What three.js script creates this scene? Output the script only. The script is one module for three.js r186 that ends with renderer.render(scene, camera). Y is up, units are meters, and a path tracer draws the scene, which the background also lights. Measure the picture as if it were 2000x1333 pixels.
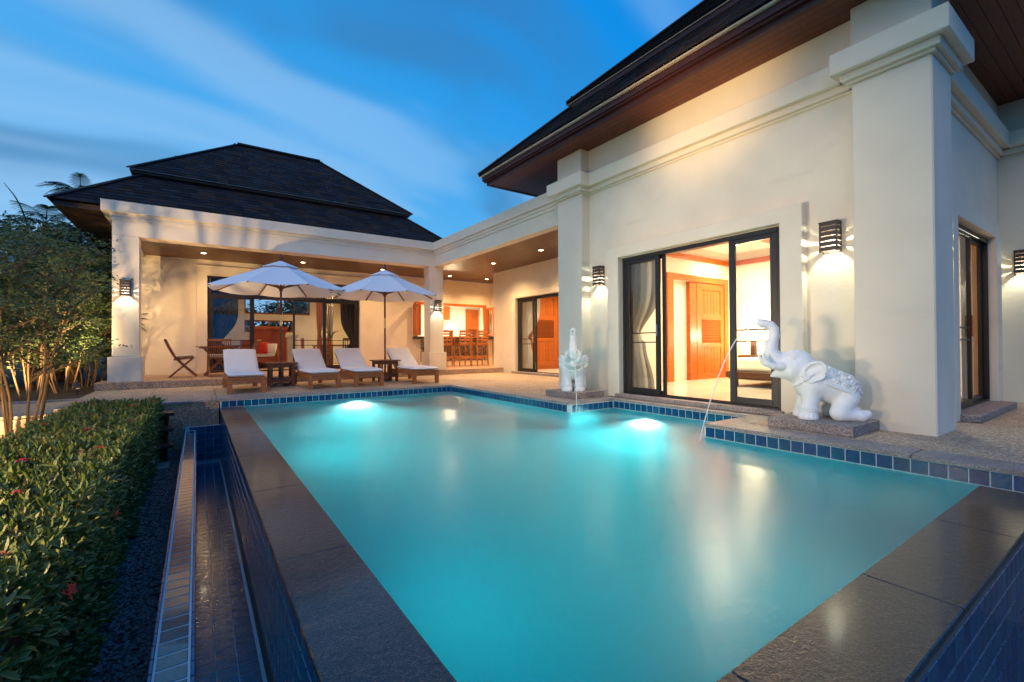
import * as THREE from 'three';
import { mergeGeometries, mergeVertices } from 'three/addons/utils/BufferGeometryUtils.js';
import { MarchingCubes } from 'three/addons/objects/MarchingCubes.js';
import { RoundedBoxGeometry } from 'three/addons/geometries/RoundedBoxGeometry.js';

// ---------- camera, sky, dusk light, exposure ----------
const scene = new THREE.Scene();
const camera = new THREE.PerspectiveCamera(73.5, 1024 / 682, 0.05, 600);
{
  const yaw = 0.603719, pitch = 0.0088045, roll = -0.0060342;
  const F = new THREE.Vector3(Math.sin(yaw) * Math.cos(pitch), Math.sin(pitch), -Math.cos(yaw) * Math.cos(pitch));
  const R0 = new THREE.Vector3(Math.cos(yaw), 0, Math.sin(yaw)), U0 = new THREE.Vector3().crossVectors(R0, F);
  const R = R0.clone().multiplyScalar(Math.cos(roll)).addScaledVector(U0, Math.sin(roll));
  const U = U0.clone().multiplyScalar(Math.cos(roll)).addScaledVector(R0, -Math.sin(roll));
  camera.position.set(0, 0.83, 0);
  camera.quaternion.setFromRotationMatrix(new THREE.Matrix4().makeBasis(R, U, F.clone().negate()));
}
const renderer = new THREE.WebGLRenderer({ antialias: true });
renderer.toneMapping = THREE.LinearToneMapping;
renderer.toneMappingExposure = 1.0;
renderer.shadowMap.enabled = true;

let seed = 20417;
const rnd = () => { seed |= 0; seed = (seed + 0x6d2b79f5) | 0; let t = Math.imul(seed ^ (seed >>> 15), 1 | seed); t = (t + Math.imul(t ^ (t >>> 7), 61 | t)) ^ t; return ((t ^ (t >>> 14)) >>> 0) / 4294967296; };
const rr = (a, b) => a + (b - a) * rnd();
const lerp = (a, b, t) => a + (b - a) * t, clamp = (x, a = 0, b = 1) => Math.min(b, Math.max(a, x));
const sstep = (a, b, x) => { const t = clamp((x - a) / (b - a)); return t * t * (3 - 2 * t); };
// value noise on a lattice that repeats after p cells
const hash = (x, y, s) => { let h = Math.imul(x, 374761393) + Math.imul(y, 668265263) + Math.imul(s, 2147483647 ^ 0x5bd1e995); h = Math.imul(h ^ (h >>> 13), 1274126177); return ((h ^ (h >>> 16)) >>> 0) / 4294967296; };
const vnoise = (x, y, p, s = 0) => {
  const ix = Math.floor(x), iy = Math.floor(y), fx = x - ix, fy = y - iy, u = fx * fx * (3 - 2 * fx), v = fy * fy * (3 - 2 * fy), m = (a) => ((a % p) + p) % p;
  return lerp(lerp(hash(m(ix), m(iy), s), hash(m(ix + 1), m(iy), s), u), lerp(hash(m(ix), m(iy + 1), s), hash(m(ix + 1), m(iy + 1), s), u), v);
};
const fbm = (x, y, p, s = 0, o = 4) => { let a = 0, w = 0.5, t = 0; for (let i = 0; i < o; i++) { a += w * vnoise(x, y, p, s + i); t += w; x *= 2; y *= 2; p *= 2; w *= 0.5; } return a / t; };

{ // blue hour sky with long drifting clouds
  const W = 1024, H = 512, d = new Float32Array(W * H * 4);
  for (let j = 0; j < H; j++) for (let i = 0; i < W; i++) {
    const el = ((j + 0.5) / H - 0.5) * Math.PI, az = ((i + 0.5) / W - 0.5) * 2 * Math.PI, y = Math.sin(el), x = Math.cos(az) * Math.cos(el), z = Math.sin(az) * Math.cos(el), e = Math.max(0, y);
    const glow = 0.5 + 0.5 * (x * -0.72 + z * -0.69) / Math.max(0.05, Math.cos(el)), gl = glow * glow * (3 - 2 * glow);           // afterglow towards the far left
    const k = clamp(Math.pow(1 - e, 2.2) * lerp(0.08, 1.25, gl) + 0.12 * gl);
    let r = lerp(0.000, 0.29, k * k), g = lerp(0.215, 0.60, k), b = lerp(0.77, 0.96, k);
    if (y > 0) {
      const s = 1 / (e + 0.10), px = x * s, pz = z * s, a = px * 0.94 - pz * 0.34, c = px * 0.34 + pz * 0.94, q = fbm(a * 0.7 + 11, c * 0.7 + 11, 4096, 3, 3) * 1.2;   // a runs along the drift
      const n1 = fbm(a * 0.6 + 40 + q * 0.6, c * 1.9 + 41.7 + q, 4096, 7, 5), n2 = fbm(a * 0.6 + 93 + q * 0.5, c * 1.3 + 95.9 + q, 4096, 21, 5);
      const wisp = sstep(0.45, 0.68, n1) * sstep(0.0, 0.2, e) * (0.2 + 0.8 * gl), dark = sstep(0.47, 0.66, n2) * sstep(0.06, 0.26, e) * (0.10 + 0.90 * sstep(0.3, 0.8, gl));
      const mix = (t, q0, q1, q2) => { r = lerp(r, q0, t); g = lerp(g, q1, t); b = lerp(b, q2, t); };
      mix(dark * 0.70, 0.050, 0.190, 0.41); mix(wisp * 0.62, 0.30, 0.57, 0.90);
    }
    d.set([r, g, b, 1], (j * W + i) * 4);
  }
  const t = new THREE.DataTexture(d, W, H, THREE.RGBAFormat, THREE.FloatType);
  t.mapping = THREE.EquirectangularReflectionMapping; t.magFilter = t.minFilter = THREE.LinearFilter; t.wrapS = THREE.RepeatWrapping; t.needsUpdate = true;
  scene.background = t; scene.environment = t;
}
const sun = new THREE.DirectionalLight(new THREE.Color(1.0, 0.85, 0.74), 0.7);   // the last diffuse daylight after sunset
sun.position.set(-13, 17, 5); sun.target.position.set(2, 0, -6); sun.castShadow = true; sun.shadow.radius = 60;
Object.assign(sun.shadow.camera, { left: -25, right: 25, top: 25, bottom: -25, far: 80 }); sun.shadow.mapSize.set(2048, 2048);
scene.add(sun, sun.target);

// ---------- textures ----------
function tex(n, fn, srgb = true, rep = 1) {
  const d = new Uint8Array(n * n * 4);
  for (let j = 0; j < n; j++) for (let i = 0; i < n; i++) { const c = fn(i / n, j / n, i, j), o = (j * n + i) * 4; for (let k = 0; k < 3; k++) d[o + k] = clamp(c.length ? c[k] : c) * 255; d[o + 3] = 255; }
  const t = new THREE.DataTexture(d, n, n); t.wrapS = t.wrapT = THREE.RepeatWrapping; t.magFilter = THREE.LinearFilter; t.minFilter = THREE.LinearMipmapLinearFilter; t.generateMipmaps = true;
  if (srgb) t.colorSpace = THREE.SRGBColorSpace; t.repeat.set(rep, rep); t.needsUpdate = true; return t;
}
const rep = (t, a, b = a) => { const c = t.clone(); c.repeat.set(a, b); c.needsUpdate = true; return c; };
const T = {};
T.plaster = tex(512, (u, v) => 0.93 + 0.07 * fbm(u * 6, v * 6, 6, 3, 6) - 0.05 * sstep(0.62, 0.8, fbm(u * 3, v * 9, 3 * 3, 12, 4)) * 0.6, true);
T.plasterBump = tex(512, (u, v) => 0.5 * fbm(u * 48, v * 48, 48, 5, 4) + 0.5 * fbm(u * 9, v * 9, 9, 9, 4), false);
T.fine = tex(256, (u, v) => fbm(u * 40, v * 40, 40, 15, 3), false);
const grainAt = (u, v, s) => { const w = fbm(u * 3, v * 5, 15, s, 3) * 2.2, l = fbm(u * 4, v * 90 + w * 2, 360, s + 3, 3), f = fbm(u * 18, v * 300, 900, s + 8, 2); return clamp(0.25 + 0.65 * l * (0.7 + 0.3 * Math.sin((v * 26 + w * 3) * 6.283)) + 0.25 * (f - 0.4)); };
const grain = (s, lo, hi) => tex(512, (u, v) => { const g = grainAt(u, v, s); return [0, 1, 2].map((k) => lerp(lo[k], hi[k], g)); });
T.teak = grain(31, [0.34, 0.20, 0.11], [0.72, 0.50, 0.32]);
T.darkTeak = grain(41, [0.26, 0.15, 0.09], [0.55, 0.36, 0.24]);
T.orangeWood = grain(51, [0.58, 0.26, 0.08], [0.84, 0.46, 0.19]);
T.soffit = grain(61, [0.27, 0.13, 0.07], [0.50, 0.28, 0.15]);
T.ceiling = grain(71, [0.42, 0.28, 0.16], [0.64, 0.45, 0.27]);
// aggregate: pebbles of several colours set in cement
function aggregate(n, cells, cols, gap, s) {
  return tex(n, (u, v) => {
    const x = u * cells, y = v * cells, ix = Math.floor(x), iy = Math.floor(y); let d1 = 9, d2 = 9, id = 0;
    for (let a = -1; a <= 1; a++) for (let b = -1; b <= 1; b++) {
      const cx = ((ix + a) % cells + cells) % cells, cy = ((iy + b) % cells + cells) % cells, q = Math.hypot(ix + a + 0.15 + 0.7 * hash(cx, cy, s) - x, iy + b + 0.15 + 0.7 * hash(cx, cy, s + 1) - y);
      if (q < d1) { d2 = d1; d1 = q; id = hash(cx, cy, s + 2); } else if (q < d2) d2 = q;
    }
    const c = cols[Math.floor(id * cols.length)], e = sstep(0, gap, d2 - d1), l = 0.9 + 0.2 * fbm(u * 7, v * 7, 7, s + 5, 3);
    return [0, 1, 2].map((k) => lerp(cols[0][k] * 0.72, c[k], e) * l);
  });
}
T.pebble = aggregate(1024, 110, [[0.66, 0.60, 0.53], [0.78, 0.70, 0.60], [0.74, 0.62, 0.53], [0.60, 0.53, 0.48], [0.82, 0.77, 0.70], [0.70, 0.55, 0.45], [0.86, 0.80, 0.70]], 0.12, 100);
T.granite = aggregate(1024, 165, [[0.34, 0.31, 0.30], [0.44, 0.40, 0.38], [0.22, 0.20, 0.20], [0.62, 0.57, 0.53], [0.15, 0.14, 0.14], [0.42, 0.34, 0.30], [0.30, 0.27, 0.26]], 0.2, 200);
T.paleGranite = aggregate(1024, 150, [[0.60, 0.57, 0.57], [0.70, 0.67, 0.66], [0.54, 0.52, 0.53], [0.76, 0.73, 0.71], [0.47, 0.45, 0.46], [0.68, 0.62, 0.58]], 0.2, 300);
T.stoneBump = tex(512, (u, v) => fbm(u * 80, v * 80, 80, 45, 3), false);
T.wetBump = tex(512, (u, v) => 0.6 * fbm(u * 20 + 2 * fbm(u * 5, v * 5, 5, 78, 2), v * 20, 20, 77, 3) + 0.4 * fbm(u * 90, v * 90, 90, 79, 2), false);
T.water = tex(1024, (u, v) => { const w = fbm(u * 4, v * 4, 4, 81, 3); return 0.65 * fbm(u * 7 + w * 1.6, v * 16 + w, 7 * 16, 82, 4) + 0.35 * fbm(u * 34 + w * 4, v * 60, 34 * 60, 85, 3); }, false);
T.cloth = tex(256, (u, v, i, j) => 0.5 + 0.22 * (((i >> 1) + (j >> 1)) & 1) + 0.3 * (fbm(u * 30, v * 30, 30, 91, 2) - 0.5), false);
T.bark = tex(256, (u, v) => { const g = fbm(u * 14, v * 5, 70, 95, 4); return [0.36 + 0.3 * g, 0.29 + 0.25 * g, 0.21 + 0.2 * g]; });
T.soil = tex(512, (u, v) => { const g = fbm(u * 30, v * 30, 30, 99, 5); return [0.16 + 0.2 * g, 0.14 + 0.16 * g, 0.10 + 0.12 * g]; });
T.glaze = tex(256, (u, v) => 0.82 + 0.3 * (fbm(u * 9, v * 9, 9, 111, 4) - 0.4), true);
T.mosaic = tex(1024, (u, v) => { const n = 60, a = Math.floor(u * n), b = Math.floor(v * n), fx = u * n - a, fy = v * n - b, j = Math.min(fx, 1 - fx, fy, 1 - fy) < 0.06; const h = hash(a, b, 5); return j ? [0.66, 0.80, 0.80] : [0.30 + 0.10 * h, 0.66 + 0.09 * h, 0.72 + 0.08 * h]; });

// ---------- materials ----------
const lin = (r, g, b) => new THREE.Color().setRGB(r, g, b);
const M = {};
const std = (o) => new THREE.MeshStandardMaterial(o), phy = (o) => new THREE.MeshPhysicalMaterial(o);
M.wall = std({ color: lin(0.81, 0.71, 0.555), map: rep(T.plaster, 0.45), bumpMap: rep(T.plasterBump, 0.9), bumpScale: 0.002, roughness: 0.85 });
M.inner = std({ color: lin(0.80, 0.74, 0.62), map: rep(T.plaster, 0.4), roughness: 0.9 });
M.innerCeiling = std({ color: lin(0.82, 0.79, 0.72), map: rep(T.plaster, 0.3), roughness: 0.9 });
M.fascia = std({ color: lin(0.42, 0.22, 0.175), map: rep(T.soffit, 0.8), bumpMap: rep(T.fine, 3), bumpScale: 0.0006, roughness: 0.5 });
M.drip = std({ color: lin(0.60, 0.47, 0.33), roughness: 0.45, map: rep(T.plaster, 1) });
M.soffit = [0, 1, 2].map((k) => std({ color: lin(1.1, 0.74, 0.55).multiplyScalar([0.9, 1.05, 0.98][k]), map: rep(T.soffit, 0.9), roughness: 0.5 }));
M.ceilPlank = [0, 1, 2].map((k) => std({ color: lin(0.44, 0.37, 0.25).multiplyScalar([0.92, 1.03, 0.97][k]), map: rep(T.ceiling, 0.8), roughness: 0.38, bumpMap: rep(T.fine, 2), bumpScale: 0.0005 }));
M.shingle = phy({ vertexColors: true, color: lin(1, 1, 1), specularIntensity: 0.35, roughness: 0.9, bumpMap: rep(T.stoneBump, 3), bumpScale: 0.002 });
M.deckSlab = [0, 1, 2].map((k) => std({ color: lin(0.90, 0.82, 0.74).multiplyScalar([0.93, 1, 1.04][k]), map: rep(T.pebble, 0.55 + 0.04 * k), bumpMap: rep(T.stoneBump, 1.6), bumpScale: 0.003, roughness: 0.62 }));
M.deckBase = std({ color: lin(0.20, 0.18, 0.16), roughness: 0.9, map: rep(T.plaster, 1) });
M.coping = [0, 1].map((k) => std({ color: lin(0.88, 0.82, 0.78).multiplyScalar([0.94, 1.03][k]), map: rep(T.paleGranite, 0.8), bumpMap: rep(T.stoneBump, 2), bumpScale: 0.0015, roughness: 0.5 }));
M.granite = [0, 1, 2].map((k) => phy({ color: lin(0.235, 0.22, 0.215).multiplyScalar([0.9, 1, 1.08][k]), map: rep(T.granite, 1.25), bumpMap: rep(T.wetBump, 2.0 + 0.1 * k), bumpScale: 0.004, roughness: 0.36, clearcoat: 0.55, clearcoatRoughness: 0.13 }));
M.plinth = std({ color: lin(0.85, 0.78, 0.74), map: rep(T.paleGranite, 0.7), bumpMap: rep(T.stoneBump, 2), bumpScale: 0.004, roughness: 0.75 });
M.washed = std({ color: lin(0.85, 0.72, 0.64), map: rep(T.pebble, 0.6), bumpMap: rep(T.stoneBump, 1.5), bumpScale: 0.006, roughness: 0.85 });
M.tile = [[0.003, 0.070, 0.205], [0.004, 0.090, 0.225], [0.003, 0.055, 0.175], [0.006, 0.110, 0.22], [0.004, 0.080, 0.19]].map((c) => phy({ color: lin(...c), map: rep(T.glaze, 4), roughness: 0.2, clearcoat: 0.15, clearcoatRoughness: 0.06, bumpMap: rep(T.fine, 2), bumpScale: 0.0012 }));
M.grout = std({ color: lin(0.55, 0.62, 0.64), roughness: 0.8, map: rep(T.plaster, 2) });
M.darkGrout = std({ color: lin(0.09, 0.10, 0.10), roughness: 0.7, map: rep(T.plaster, 2) });
M.basin = std({ color: lin(0.62, 0.98, 0.97), map: rep(T.mosaic, 0.55), roughness: 0.55 });
M.water = phy({ color: lin(1, 1, 1), transmission: 1, thickness: 1.3, roughness: 0.28, ior: 1.42, attenuationColor: lin(0.27, 0.85, 0.86), attenuationDistance: 1.7, bumpMap: rep(T.water, 0.6, 0.4), bumpScale: 0.0025 });
M.darkWater = phy({ color: lin(0.70, 0.86, 0.95), transmission: 1, thickness: 0, roughness: 0.07, ior: 1.33, bumpMap: rep(T.water, 1.2), bumpScale: 0.003 });
M.jet = phy({ color: lin(0.95, 0.95, 0.93), transmission: 0.45, thickness: 0, roughness: 0.5, ior: 1.33 });
M.frame = std({ color: lin(0.022, 0.017, 0.015), roughness: 0.35, metalness: 0.2 });
M.glass = phy({ color: lin(0.93, 0.96, 0.94), transmission: 1, thickness: 0, roughness: 0.0, ior: 1.5 });
M.teak = [0, 1, 2].map((k) => std({ color: lin(1.25, 1.0, 0.80).multiplyScalar([0.9, 1, 1.1][k]), map: rep(T.teak, 1.1), bumpMap: rep(T.fine, 3), bumpScale: 0.0005, roughness: 0.5 }));
M.darkTeak = [0, 1].map((k) => std({ color: lin(0.95, 0.76, 0.62).multiplyScalar([0.9, 1.05][k]), map: rep(T.darkTeak, 1.2), roughness: 0.5 }));
M.orange = [0, 1, 2].map((k) => std({ color: lin(0.98, 0.98, 0.66).multiplyScalar([0.92, 1, 1.05][k]), map: rep(T.orangeWood, 0.9), roughness: 0.38 }));
M.cushion = std({ color: lin(0.80, 0.77, 0.78), roughness: 0.95, bumpMap: rep(T.cloth, 14), bumpScale: 0.0008 });
M.canvas = phy({ color: lin(0.82, 0.82, 0.84), transmission: 0.1, thickness: 0, roughness: 0.95, bumpMap: rep(T.cloth, 10), bumpScale: 0.0006, side: THREE.DoubleSide });
M.statue = std({ color: lin(0.84, 0.83, 0.81), roughness: 0.62, bumpMap: rep(T.plasterBump, 3), bumpScale: 0.003 });
M.black = std({ color: lin(0.050, 0.030, 0.022), roughness: 0.45 });
M.metal = std({ color: lin(0.6, 0.6, 0.62), roughness: 0.2, metalness: 1 });
M.brass = std({ color: lin(0.7, 0.5, 0.22), roughness: 0.3, metalness: 1 });
M.curtain = phy({ color: lin(0.72, 0.66, 0.56), transmission: 0.3, thickness: 0, roughness: 0.95, side: THREE.DoubleSide });
M.darkCurtain = phy({ color: lin(0.03, 0.024, 0.022), transmission: 0.0, thickness: 0, roughness: 0.95, side: THREE.DoubleSide });
M.rustCurtain = phy({ color: lin(0.45, 0.16, 0.10), transmission: 0.2, thickness: 0, roughness: 0.95, side: THREE.DoubleSide });
M.innerFloor = std({ color: lin(0.74, 0.63, 0.48), roughness: 0.22, map: rep(T.plaster, 0.6) });
M.porchFloor = std({ color: lin(0.50, 0.30, 0.19), roughness: 0.4, map: rep(T.plaster, 0.9), bumpMap: rep(T.fine, 1), bumpScale: 0.001 });
M.bedWood = std({ color: lin(0.55, 0.45, 0.38), map: rep(T.darkTeak, 1), roughness: 0.5 });
M.linen = std({ color: lin(0.82, 0.80, 0.74), roughness: 0.9 });
M.red = std({ color: lin(0.62, 0.035, 0.02), roughness: 0.8 });
M.counter = std({ color: lin(0.035, 0.035, 0.035), roughness: 0.18 });
M.pebbleWall = [[0.30, 0.24, 0.17], [0.20, 0.15, 0.10], [0.42, 0.36, 0.27], [0.13, 0.10, 0.08]].map((c) => std({ color: lin(...c), roughness: 0.5 }));
M.soil = std({ color: lin(0.55, 0.5, 0.45), map: rep(T.soil, 0.7), roughness: 1 });
M.bark = std({ color: lin(0.80, 0.74, 0.66), map: rep(T.bark, 1, 2), roughness: 0.9, bumpMap: rep(T.stoneBump, 2), bumpScale: 0.004 });
M.palmBark = std({ color: lin(0.45, 0.36, 0.28), map: rep(T.bark, 1, 3), roughness: 0.9 });
M.leaf = phy({ color: lin(1, 1, 1), transmission: 0.25, thickness: 0, roughness: 0.75, side: THREE.DoubleSide });
M.hedgeLeaf = [[0.105, 0.145, 0.020], [0.140, 0.175, 0.028], [0.070, 0.110, 0.018], [0.18, 0.165, 0.045]].map((c) => phy({ color: lin(...c), transmission: 0.15, thickness: 0, roughness: 0.52, side: THREE.DoubleSide }));
M.flower = std({ color: lin(0.55, 0.02, 0.012), roughness: 0.6, side: THREE.DoubleSide });
M.chip = [[0.085, 0.078, 0.088], [0.055, 0.052, 0.064], [0.13, 0.12, 0.125]].map((c) => std({ color: lin(...c), roughness: 0.6 }));
const glow = (c, i) => std({ color: lin(0.9, 0.9, 0.9), emissive: lin(...c), emissiveIntensity: i, roughness: 0.6 });
M.glowWarm = glow([1, 0.80, 0.50], 24); M.glowNeutral = glow([0.96, 1.0, 0.76], 2.2); M.glowShade = glow([1, 0.72, 0.38], 1.5); M.glowCove = glow([1, 0.86, 0.62], 1.6); M.glowPool = glow([1, 0.97, 0.9], 5);

M.kerbTile = [0, 1, 2].map((k) => phy({ color: lin(0.035, 0.075, 0.10).multiplyScalar([0.85, 1, 1.2][k]), map: rep(T.glaze, 4), roughness: 0.14, clearcoat: 0.7, clearcoatRoughness: 0.05, bumpMap: rep(T.fine, 2), bumpScale: 0.001 }));
M.gravel = std({ color: lin(1, 1, 1), roughness: 0.55 });
M.redWood = std({ color: lin(0.55, 0.30, 0.24), map: rep(T.darkTeak, 1), roughness: 0.5 });
M.twig = std({ color: lin(0.5, 0.45, 0.3), roughness: 1, map: rep(T.soil, 3) });
M.hipCap = std({ color: lin(0.034, 0.031, 0.033), roughness: 0.8, bumpMap: rep(T.stoneBump, 4), bumpScale: 0.002 });
M.floorTile = [0, 1, 2].map((k) => std({ color: lin(0.72, 0.62, 0.48).multiplyScalar([0.94, 1, 1.05][k]), roughness: 0.18, map: rep(T.plaster, 0.8) }));
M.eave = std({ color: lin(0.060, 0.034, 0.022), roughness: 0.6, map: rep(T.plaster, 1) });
M.dripGrey = std({ color: lin(0.16, 0.16, 0.17), roughness: 0.4, map: rep(T.plaster, 1) });
M.pad = std({ color: lin(0.55, 0.50, 0.45), roughness: 0.95, bumpMap: rep(T.cloth, 10), bumpScale: 0.001 });
M.stool = [0, 1, 2].map((k) => std({ color: lin(2.1, 1.7, 1.12).multiplyScalar([0.9, 1, 1.06][k]), map: rep(T.teak, 1), roughness: 0.45 }));
M.greyCurtain = phy({ color: lin(0.36, 0.31, 0.27), transmission: 0.15, thickness: 0, roughness: 0.95, side: THREE.DoubleSide });
M.frond = [[0.035, 0.075, 0.03], [0.05, 0.095, 0.03]].map((c) => phy({ color: lin(...c), transmission: 0.2, thickness: 0, roughness: 0.55, side: THREE.DoubleSide }));
M.amberCurtain = phy({ color: lin(0.74, 0.50, 0.27), transmission: 0.5, thickness: 0, roughness: 0.95, side: THREE.DoubleSide });

// ---------- building helpers ----------
const used = {};
const numbered = (n) => { const k = used[n] = (used[n] ?? -1) + 1; return k ? n + '_' + String(k).padStart(3, '0') : n; };
const info = (o, label, category, group, kind) => { if (label) o.userData.label = label; if (category) o.userData.category = category; if (group) o.userData.group = group; if (kind) o.userData.kind = kind; return o; };
function thing(name, label, category, at = [0, 0, 0], turn = 0, group, kind) { const o = new THREE.Group(); o.name = numbered(name); o.position.set(...at); o.rotation.y = turn; scene.add(o); return info(o, label, category, group, kind); }
function mesh(parent, name, geo, mat, at, turn) {
  const m = new THREE.Mesh(geo, mat); m.name = parent === scene ? numbered(name) : name; m.castShadow = m.receiveShadow = true; if (at) m.position.set(...at); if (turn) m.rotation.y = turn; parent.add(m); return m;
}
// geometry given in world metres, put under a parent that stands unturned somewhere
function W(parent, name, geo, mat) { let p = parent; const v = new THREE.Vector3(); while (p && p !== scene) { v.add(p.position); p = p.parent; } geo.translate(-v.x, -v.y, -v.z); return mesh(parent, name, geo, mat); }
function solo(name, geo, mat, label, category, group, kind) { return info(mesh(scene, name, geo, mat), label, category, group, kind); }
function copy(o, at, turn, label) { const c = o.clone(); c.name = numbered(o.name.replace(/_\d{3}$/, '')); c.userData = { ...o.userData }; if (label) c.userData.label = label; c.position.set(...at); if (turn !== undefined) c.rotation.y = turn; scene.add(c); return c; }
function metreUV(g) {
  const p = g.attributes.position, n = g.attributes.normal, uv = new Float32Array(p.count * 2);
  for (let i = 0; i < p.count; i++) {
    const ax = Math.abs(n.getX(i)), ay = Math.abs(n.getY(i)), az = Math.abs(n.getZ(i));
    if (ay >= ax && ay >= az) uv.set([p.getX(i), p.getZ(i)], i * 2); else if (ax >= az) uv.set([p.getZ(i), p.getY(i)], i * 2); else uv.set([p.getX(i), p.getY(i)], i * 2);
  }
  g.setAttribute('uv', new THREE.BufferAttribute(uv, 2)); return g;
}
// box between two corners; with c > 0 its edges are chamfered (44 triangles)
function box(x0, y0, z0, x1, y1, z1, c = 0) {
  const a = [Math.min(x0, x1), Math.min(y0, y1), Math.min(z0, z1)], b = [Math.max(x0, x1), Math.max(y0, y1), Math.max(z0, z1)];
  if (!c) { const g = new THREE.BoxGeometry(b[0] - a[0], b[1] - a[1], b[2] - a[2]); g.translate((a[0] + b[0]) / 2, (a[1] + b[1]) / 2, (a[2] + b[2]) / 2); return metreUV(g).toNonIndexed(); }
  const P = [], V = (ax, s) => [0, 1, 2].map((k) => { const e = s[k] > 0 ? b[k] : a[k]; return k === ax ? e : e - s[k] * c; });
  const quad = (p, q, r, s, n) => { const u = [q[0] - p[0], q[1] - p[1], q[2] - p[2]], w = [r[0] - p[0], r[1] - p[1], r[2] - p[2]], m = [u[1] * w[2] - u[2] * w[1], u[2] * w[0] - u[0] * w[2], u[0] * w[1] - u[1] * w[0]]; const f = m[0] * n[0] + m[1] * n[1] + m[2] * n[2] > 0; if (s) P.push(...(f ? [p, q, r, p, r, s] : [p, r, q, p, s, r])); else P.push(...(f ? [p, q, r] : [p, r, q])); };
  for (let ax = 0; ax < 3; ax++) for (const s of [-1, 1]) {
    const o = [(ax + 1) % 3, (ax + 2) % 3], mk = (i, j) => { const t = [0, 0, 0]; t[ax] = s; t[o[0]] = i; t[o[1]] = j; return V(ax, t); }, n = [0, 0, 0]; n[ax] = s;
    quad(mk(-1, -1), mk(1, -1), mk(1, 1), mk(-1, 1), n);
  }
  for (let ax = 0; ax < 3; ax++) { const o = [(ax + 1) % 3, (ax + 2) % 3]; for (const i of [-1, 1]) for (const j of [-1, 1]) { const t = (e) => { const q = [0, 0, 0]; q[ax] = e; q[o[0]] = i; q[o[1]] = j; return q; }, n = [0, 0, 0]; n[o[0]] = i; n[o[1]] = j; quad(V(o[0], t(-1)), V(o[0], t(1)), V(o[1], t(1)), V(o[1], t(-1)), n); } }
  for (const i of [-1, 1]) for (const j of [-1, 1]) for (const k of [-1, 1]) quad(V(0, [i, j, k]), V(1, [i, j, k]), V(2, [i, j, k]), null, [i, j, k]);
  const g = new THREE.BufferGeometry(); g.setAttribute('position', new THREE.Float32BufferAttribute(P.flat(), 3)); g.computeVertexNormals(); return metreUV(g);
}
const plain = (g) => { const h = g.index ? g.toNonIndexed() : g; for (const k of Object.keys(h.attributes)) if (!['position', 'normal', 'uv'].includes(k)) h.deleteAttribute(k); return h; };
const merge = (...l) => mergeGeometries(l.flat().map(plain));
const bar = (a, b, w, h = w, up = new THREE.Vector3(0, 1, 0)) => { // squared bar from a to b, w wide and h high
  const A = new THREE.Vector3(...a), B = new THREE.Vector3(...b), d = B.clone().sub(A), l = d.length(), g = box(-w / 2, -h / 2, 0, w / 2, h / 2, l, Math.min(w, h) * 0.12), m = new THREE.Matrix4(), z = d.normalize(), x = new THREE.Vector3().crossVectors(Math.abs(z.dot(up)) > 0.99 ? new THREE.Vector3(1, 0, 0) : up, z).normalize();
  m.makeBasis(x, new THREE.Vector3().crossVectors(z, x), z).setPosition(A); return g.applyMatrix4(m);
};
const cyl = (r0, r1, h, x, y, z, n = 12) => { const g = new THREE.CylinderGeometry(r1, r0, h, n); g.translate(x, y + h / 2, z); return plain(g); };
const tube = (pts, r, n = 8, seg = 24) => plain(new THREE.TubeGeometry(new THREE.CatmullRomCurve3(pts.map((p) => new THREE.Vector3(...p))), seg, r, n));
// tapered tube along points with a radius each
function limb(pts, rad, n = 7, seg = 10) {
  const c = new THREE.CatmullRomCurve3(pts.map((p) => new THREE.Vector3(...p))), P = [], I = [], UV = [], fr = c.computeFrenetFrames(seg, false);
  for (let i = 0; i <= seg; i++) { const t = i / seg, p = c.getPoint(t), k = t * (rad.length - 1), r = lerp(rad[Math.floor(k)], rad[Math.min(rad.length - 1, Math.floor(k) + 1)], k % 1); for (let j = 0; j <= n; j++) { const a = j / n * 6.2832, v = fr.normals[i].clone().multiplyScalar(Math.cos(a) * r).addScaledVector(fr.binormals[i], Math.sin(a) * r).add(p); P.push(v.x, v.y, v.z); UV.push(j / n, t * 3); } }
  for (let i = 0; i < seg; i++) for (let j = 0; j < n; j++) { const a = i * (n + 1) + j, b = a + n + 1; I.push(a, a + 1, b, b, a + 1, b + 1); }
  const g = new THREE.BufferGeometry(); g.setAttribute('position', new THREE.Float32BufferAttribute(P, 3)); g.setAttribute('uv', new THREE.Float32BufferAttribute(UV, 2)); g.setIndex(I); g.computeVertexNormals(); return plain(g);
}
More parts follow.
